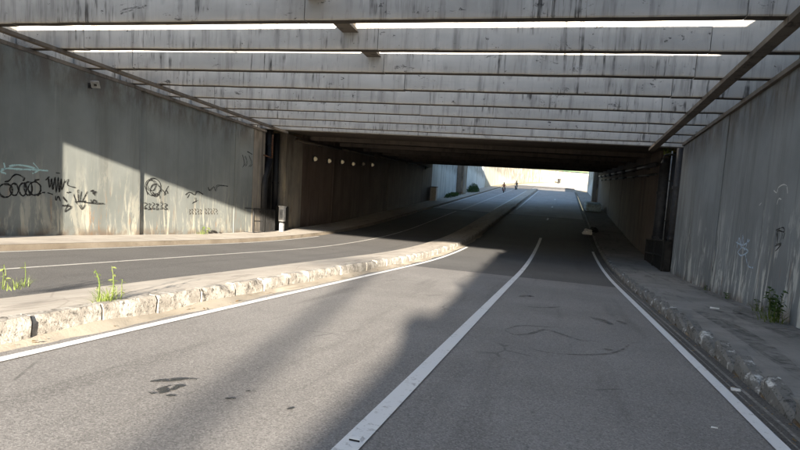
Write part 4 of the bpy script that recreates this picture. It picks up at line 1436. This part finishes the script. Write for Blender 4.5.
def rider(base, rz, label, shirt, helmet):
    """seated rider, one skinned body facing -y"""
    me = bpy.data.meshes.new('person')
    V = [((0, .22, .90), .14), ((0, .18, 1.10), .145), ((0, .10, 1.30), .165), ((0, .05, 1.44), .10), ((0, .02, 1.52), .06), ((0, -.01, 1.62), .09), ((0, -.01, 1.70), .085)]
    E = [(0, 1), (1, 2), (2, 3), (3, 4), (4, 5), (5, 6)]
    for s in (-1, 1):
        n = len(V)
        V += [((s * .19, .07, 1.40), .075), ((s * .27, -.08, 1.22), .05), ((s * .31, -.24, 1.09), .038), ((s * .31, -.30, 1.07), .04)]
        E += [(3, n), (n, n + 1), (n + 1, n + 2), (n + 2, n + 3)]
        n = len(V)
        V += [((s * .11, .18, .87), .105), ((s * .22, -.16, .74), .085), ((s * .20, .0, .42), .058), ((s * .20, -.02, .33), .045), ((s * .21, -.16, .29), .045)]
        E += [(0, n), (n, n + 1), (n + 1, n + 2), (n + 2, n + 3), (n + 3, n + 4)]
    me.from_pydata([v for v, r in V], E, [])
    o = bpy.data.objects.new('person', me)
    COL.objects.link(o)
    sk = o.modifiers.new('skin', 'SKIN')
    if not me.skin_vertices:
        pass
    for i, (v, r) in enumerate(V):
        me.skin_vertices[0].data[i].radius = (r, r)
        me.skin_vertices[0].data[i].use_root = (i == 0)
    sb = o.modifiers.new('smooth', 'SUBSURF'); sb.levels = 1; sb.render_levels = 2
    t = NT('rider_clothes')
    z = t.xyz(t.coords(False))[2]
    y = t.xyz(t.coords(False))[1]
    c = t.mix(t.ramp(z, 0.985, 1.0), (0.02, 0.024, 0.035), shirt)
    c = t.mix(t.ramp(z, 1.50, 1.51), c, (0.25, 0.14, 0.09))
    hand = t.math('MULTIPLY', t.ramp(y, -0.17, -0.18), t.ramp(z, 0.98, 0.99))
    c = t.mix(hand, c, (0.25, 0.14, 0.09))
    c = t.mix(t.ramp(z, 0.36, 0.35), c, (0.015, 0.015, 0.015))
    me.materials.append(t.done(c, 0.85))
    o.location = base
    o.rotation_euler.z = rz
    tag(o, label, 'person')
    b = bmesh.new()
    bmesh.ops.create_uvsphere(b, u_segments=16, v_segments=12, radius=1)
    bmesh.ops.delete(b, geom=[v for v in b.verts if v.co.y < -0.55 and -0.45 < v.co.z < 0.35] + [v for v in b.verts if v.co.z < -0.8], context='VERTS')
    hm = bpy.data.meshes.new('helmet')
    b.to_mesh(hm); b.free()
    for v in hm.vertices: v.co = Vector((v.co.x * .135, v.co.y * .155, v.co.z * .155))
    for p in hm.polygons: p.use_smooth = True
    hm.materials.append(MAT[helmet])
    h = bpy.data.objects.new('helmet', hm)
    COL.objects.link(h); h.parent = o; h.location = (0, 0, 1.68)
    so = h.modifiers.new('shell', 'SOLIDIFY'); so.thickness = 0.012
    vm = MB().hexa([Vector(p) for p in ((-.10, -.135, 1.63), (.10, -.135, 1.63), (.10, -.125, 1.63), (-.10, -.125, 1.63), (-.10, -.125, 1.735), (.10, -.125, 1.735), (.10, -.115, 1.735), (-.10, -.115, 1.735))])
    v = bpy.data.objects.new('visor', vm.mesh('visor', MAT['glass']))
    COL.objects.link(v); v.parent = o
    fm = MB()
    for s in (-1, 1): fm.rbox(s * .035 - .012, s * .035 + .012, -.118, -.095, 1.655, 1.67)
    fm.rbox(-.013, .013, -.122, -.09, 1.615, 1.65)
    fm.rbox(-.03, .03, -.108, -.09, 1.587, 1.597)
    f = bpy.data.objects.new('face', fm.mesh('face', MAT['skin']))
    COL.objects.link(f); f.parent = o
    return o


def bike_at(px, py, x_hint, mlabel, rlabel, paint, shirt, helmet, rz):
    best = None
    for y in rng(60, 180, 0.25):
        d = ray(px, py)
        k = y / d[1]
        x, z = d[0] * k, CAMH + (d[2] + SY * d[1]) * k
        if z <= zr(y):
            best = (x, y)
            break
    x, y = best
    p = G(x, y, 0.002)
    motorcycle(p, rz, mlabel, paint)
    rider(p, rz, rlabel, shirt, helmet)


bike_at(503.5, 192.8, -10.2, 'motorcycle on the left road nearest to the tunnel mouth', 'person in dark red top riding the nearer motorcycle towards the camera', 'red_paint', (0.16, 0.03, 0.025), 'helmet', 0.05)
bike_at(516, 189.8, -9.3, 'motorcycle on the left road closer to the median, farther off', 'person in dark grey top riding the farther motorcycle towards the camera', 'blue_body', (0.07, 0.055, 0.06), 'helmet', -0.1)

# ------------------------------------------------------------------ behind the camera at street level: railing, post, box, lamp post
rg = thing('ramp_balustrade', S(X_RW + .25, -18, 5.3), 'concrete post balustrade on the right ramp wall, outside the picture', 'balustrade')
for i in range(13):
    y = -17.0 + i * 1.05
    zt = 5.87 + 0.0565 * y
    MB().box(X_RW + .14, X_RW + .26, y - .07, y + .07, zt + .004, zt + 0.42 + 0.1 * (i % 3 == 0)).build('post', MAT['beam'], rg)
cbx = thing('shadow_bump_box', S(X_RW + .25, -21, 4.9), 'grey box added on the right ramp wall for its shadow, outside the picture', 'box')  # added out of view, casts the bump in the road shadow
zt = 5.87 + 0.0565 * -21.5
MB().box(X_RW + .05, X_RW + .40, -22.1, -21.0, zt + .004, zt + 0.38).build('body', MAT['grey_metal'], cbx, bevel=0.08)
MB().box(X_RW + .02, X_RW + .43, -22.15, -20.95, zt + .383, zt + 0.43).build('lid', MAT['dark_metal'], cbx)
LPX, LPY, LPZ = 11.8, -60.0, 0.9
lp = thing('lamp_post', S(LPX, LPY, LPZ), 'steel lamp post beside the right ramp, outside the picture', 'lamp post')
MB().tube([S(LPX, LPY, LPZ - .3), S(LPX, LPY, LPZ + .7)], 0.38, 12).build('base', MAT['grey_metal'], lp)
MB().tube([S(LPX, LPY, LPZ + .7), S(LPX, LPY, 12.6)], [0.19, 0.14], 12).build('pole', MAT['grey_metal'], lp)
MB().box(LPX - 1.6, LPX + .3, LPY - .2, LPY + .2, 12.6, 12.85).build('lamp_head', MAT['grey_metal'], lp, bevel=0.05)

# ------------------------------------------------------------------ buildings
def building(base_fn, x0, x1, y0, y1, z0, h, label, mat, rows, cols, name='building', roof='roof'):
    b = thing(name, base_fn(x0, y0, z0), label, 'building')
    p = base_fn(x0, y0, z0)
    o = Vector((0, 0, p.z))
    MB().rbox(x0, x1, y0, y1, p.z - 1.5, p.z + h).build('wall', MAT[mat], b)
    MB().rbox(x0 - .3, x1 + .3, y0 - .3, y1 + .3, p.z + h + .002, p.z + h + .4).build('roof', MAT[roof], b)
    fw_, fh_ = (x1 - x0) / cols, h / rows
    for r in range(rows):
        for c in range(cols):
            a = x0 + fw_ * (c + .22); bb_ = x0 + fw_ * (c + .78)
            za, zb = p.z + fh_ * (r + .3), p.z + fh_ * (r + .78)
            w = MB().rbox(a, bb_, y0 - .03, y0 - .002, za, zb).build('window', MAT['white_metal'], b)
            MB().rbox(a + .08, bb_ - .08, y0 - .05, y0 - .031, za + .08, zb - .08).build('pane', MAT['glass'], w, root=b)
    return b


# building added on the overpass, out of view, to shade the road beyond
building(S, -15.5, 26, 58, 67, 10.3, 8.45, 'long building added on the overpass to shade the road beyond, hidden by the deck', 'plaster_warm', 2, 12)
building(S, -34, -8, 245, 262, 30.5, 9.0, 'pale block of flats beyond the far curved wall', 'plaster', 3, 9)
building(S, -2, 14, 238, 250, 29.0, 5.0, 'low white building beyond the railing of the far wall', 'plaster', 1, 5)
building(S, 18, 40, 250, 262, 31.5, 7.0, 'pale building at the right beyond the far wall', 'plaster', 2, 7)

# ground behind the far wall
m = MB()
for i in range(N - 1):
    (xa, ya), (xb, yb) = poly[i], poly[i + 1]
    h1, h2 = hs(i / (N - 8)), hs((i + 1) / (N - 8))
    m.poly([G(xa - .3, ya + .4, h1 - .1), G(xb - .3, yb + .4, h2 - .1), G(xb - 4, 300, 3.4), G(xa - 4, 300, 3.4)])
tag(m.build('ground_terrace', MAT['earth']), None, None, None, 'structure')


def tree(base, label, h, r, seed, n=1500):
    rnd = random.Random(seed)
    t = thing('tree', base, label, 'tree', 'trees beyond the far wall')
    B = Vector(base)
    top = B + Vector((0, 0, h * .55))
    MB().tube([B - Vector((0, 0, .3)), B + Vector((.1, 0, h * .3)), top], [0.25, 0.18, 0.1], 8).build('trunk', MAT['bark'], t, smooth=True)
    m = MB()
    cl = []
    for k in range(9):
        a = rnd.uniform(0, 6.28)
        c = top + Vector((math.cos(a) * r * rnd.uniform(.2, .7), math.sin(a) * r * rnd.uniform(.2, .7), h * rnd.uniform(-.05, .38)))
        cl.append((c, r * rnd.uniform(.3, .55)))
        MB().tube([B + Vector((.05, 0, h * .35)), B.lerp(c, .8) + Vector((0, 0, .2)), c], [0.09, 0.05, 0.02], 6).build('limb', MAT['bark'], t)
    for _ in range(n):
        c, rr_ = rnd.choice(cl)
        d = Vector((rnd.gauss(0, 1), rnd.gauss(0, 1), rnd.gauss(0, .8))).normalized() * rr_ * rnd.random() ** .35
        p = c + d
        u = Vector((rnd.uniform(-1, 1), rnd.uniform(-1, 1), rnd.uniform(-1, 1))).normalized()
        v = u.cross(Vector((rnd.uniform(-1, 1), .3, 1))).normalized()
        L = rnd.uniform(.1, .24)
        m.poly([p - u * L, p + v * L * .5, p + u * L, p - v * L * .5])
    m.build('crown', MAT['tree_leaf'], t)


tree(S(-11, 205, 22.5), 'leafy tree above the left part of the far wall', 6, 2.6, 1)
tree(S(-16, 212, 23.5), 'leafy tree farthest left above the far wall', 7, 2.8, 2)
tree(S(17, 232, 26.0), 'leafy tree above the right end of the far wall', 6, 2.6, 3)
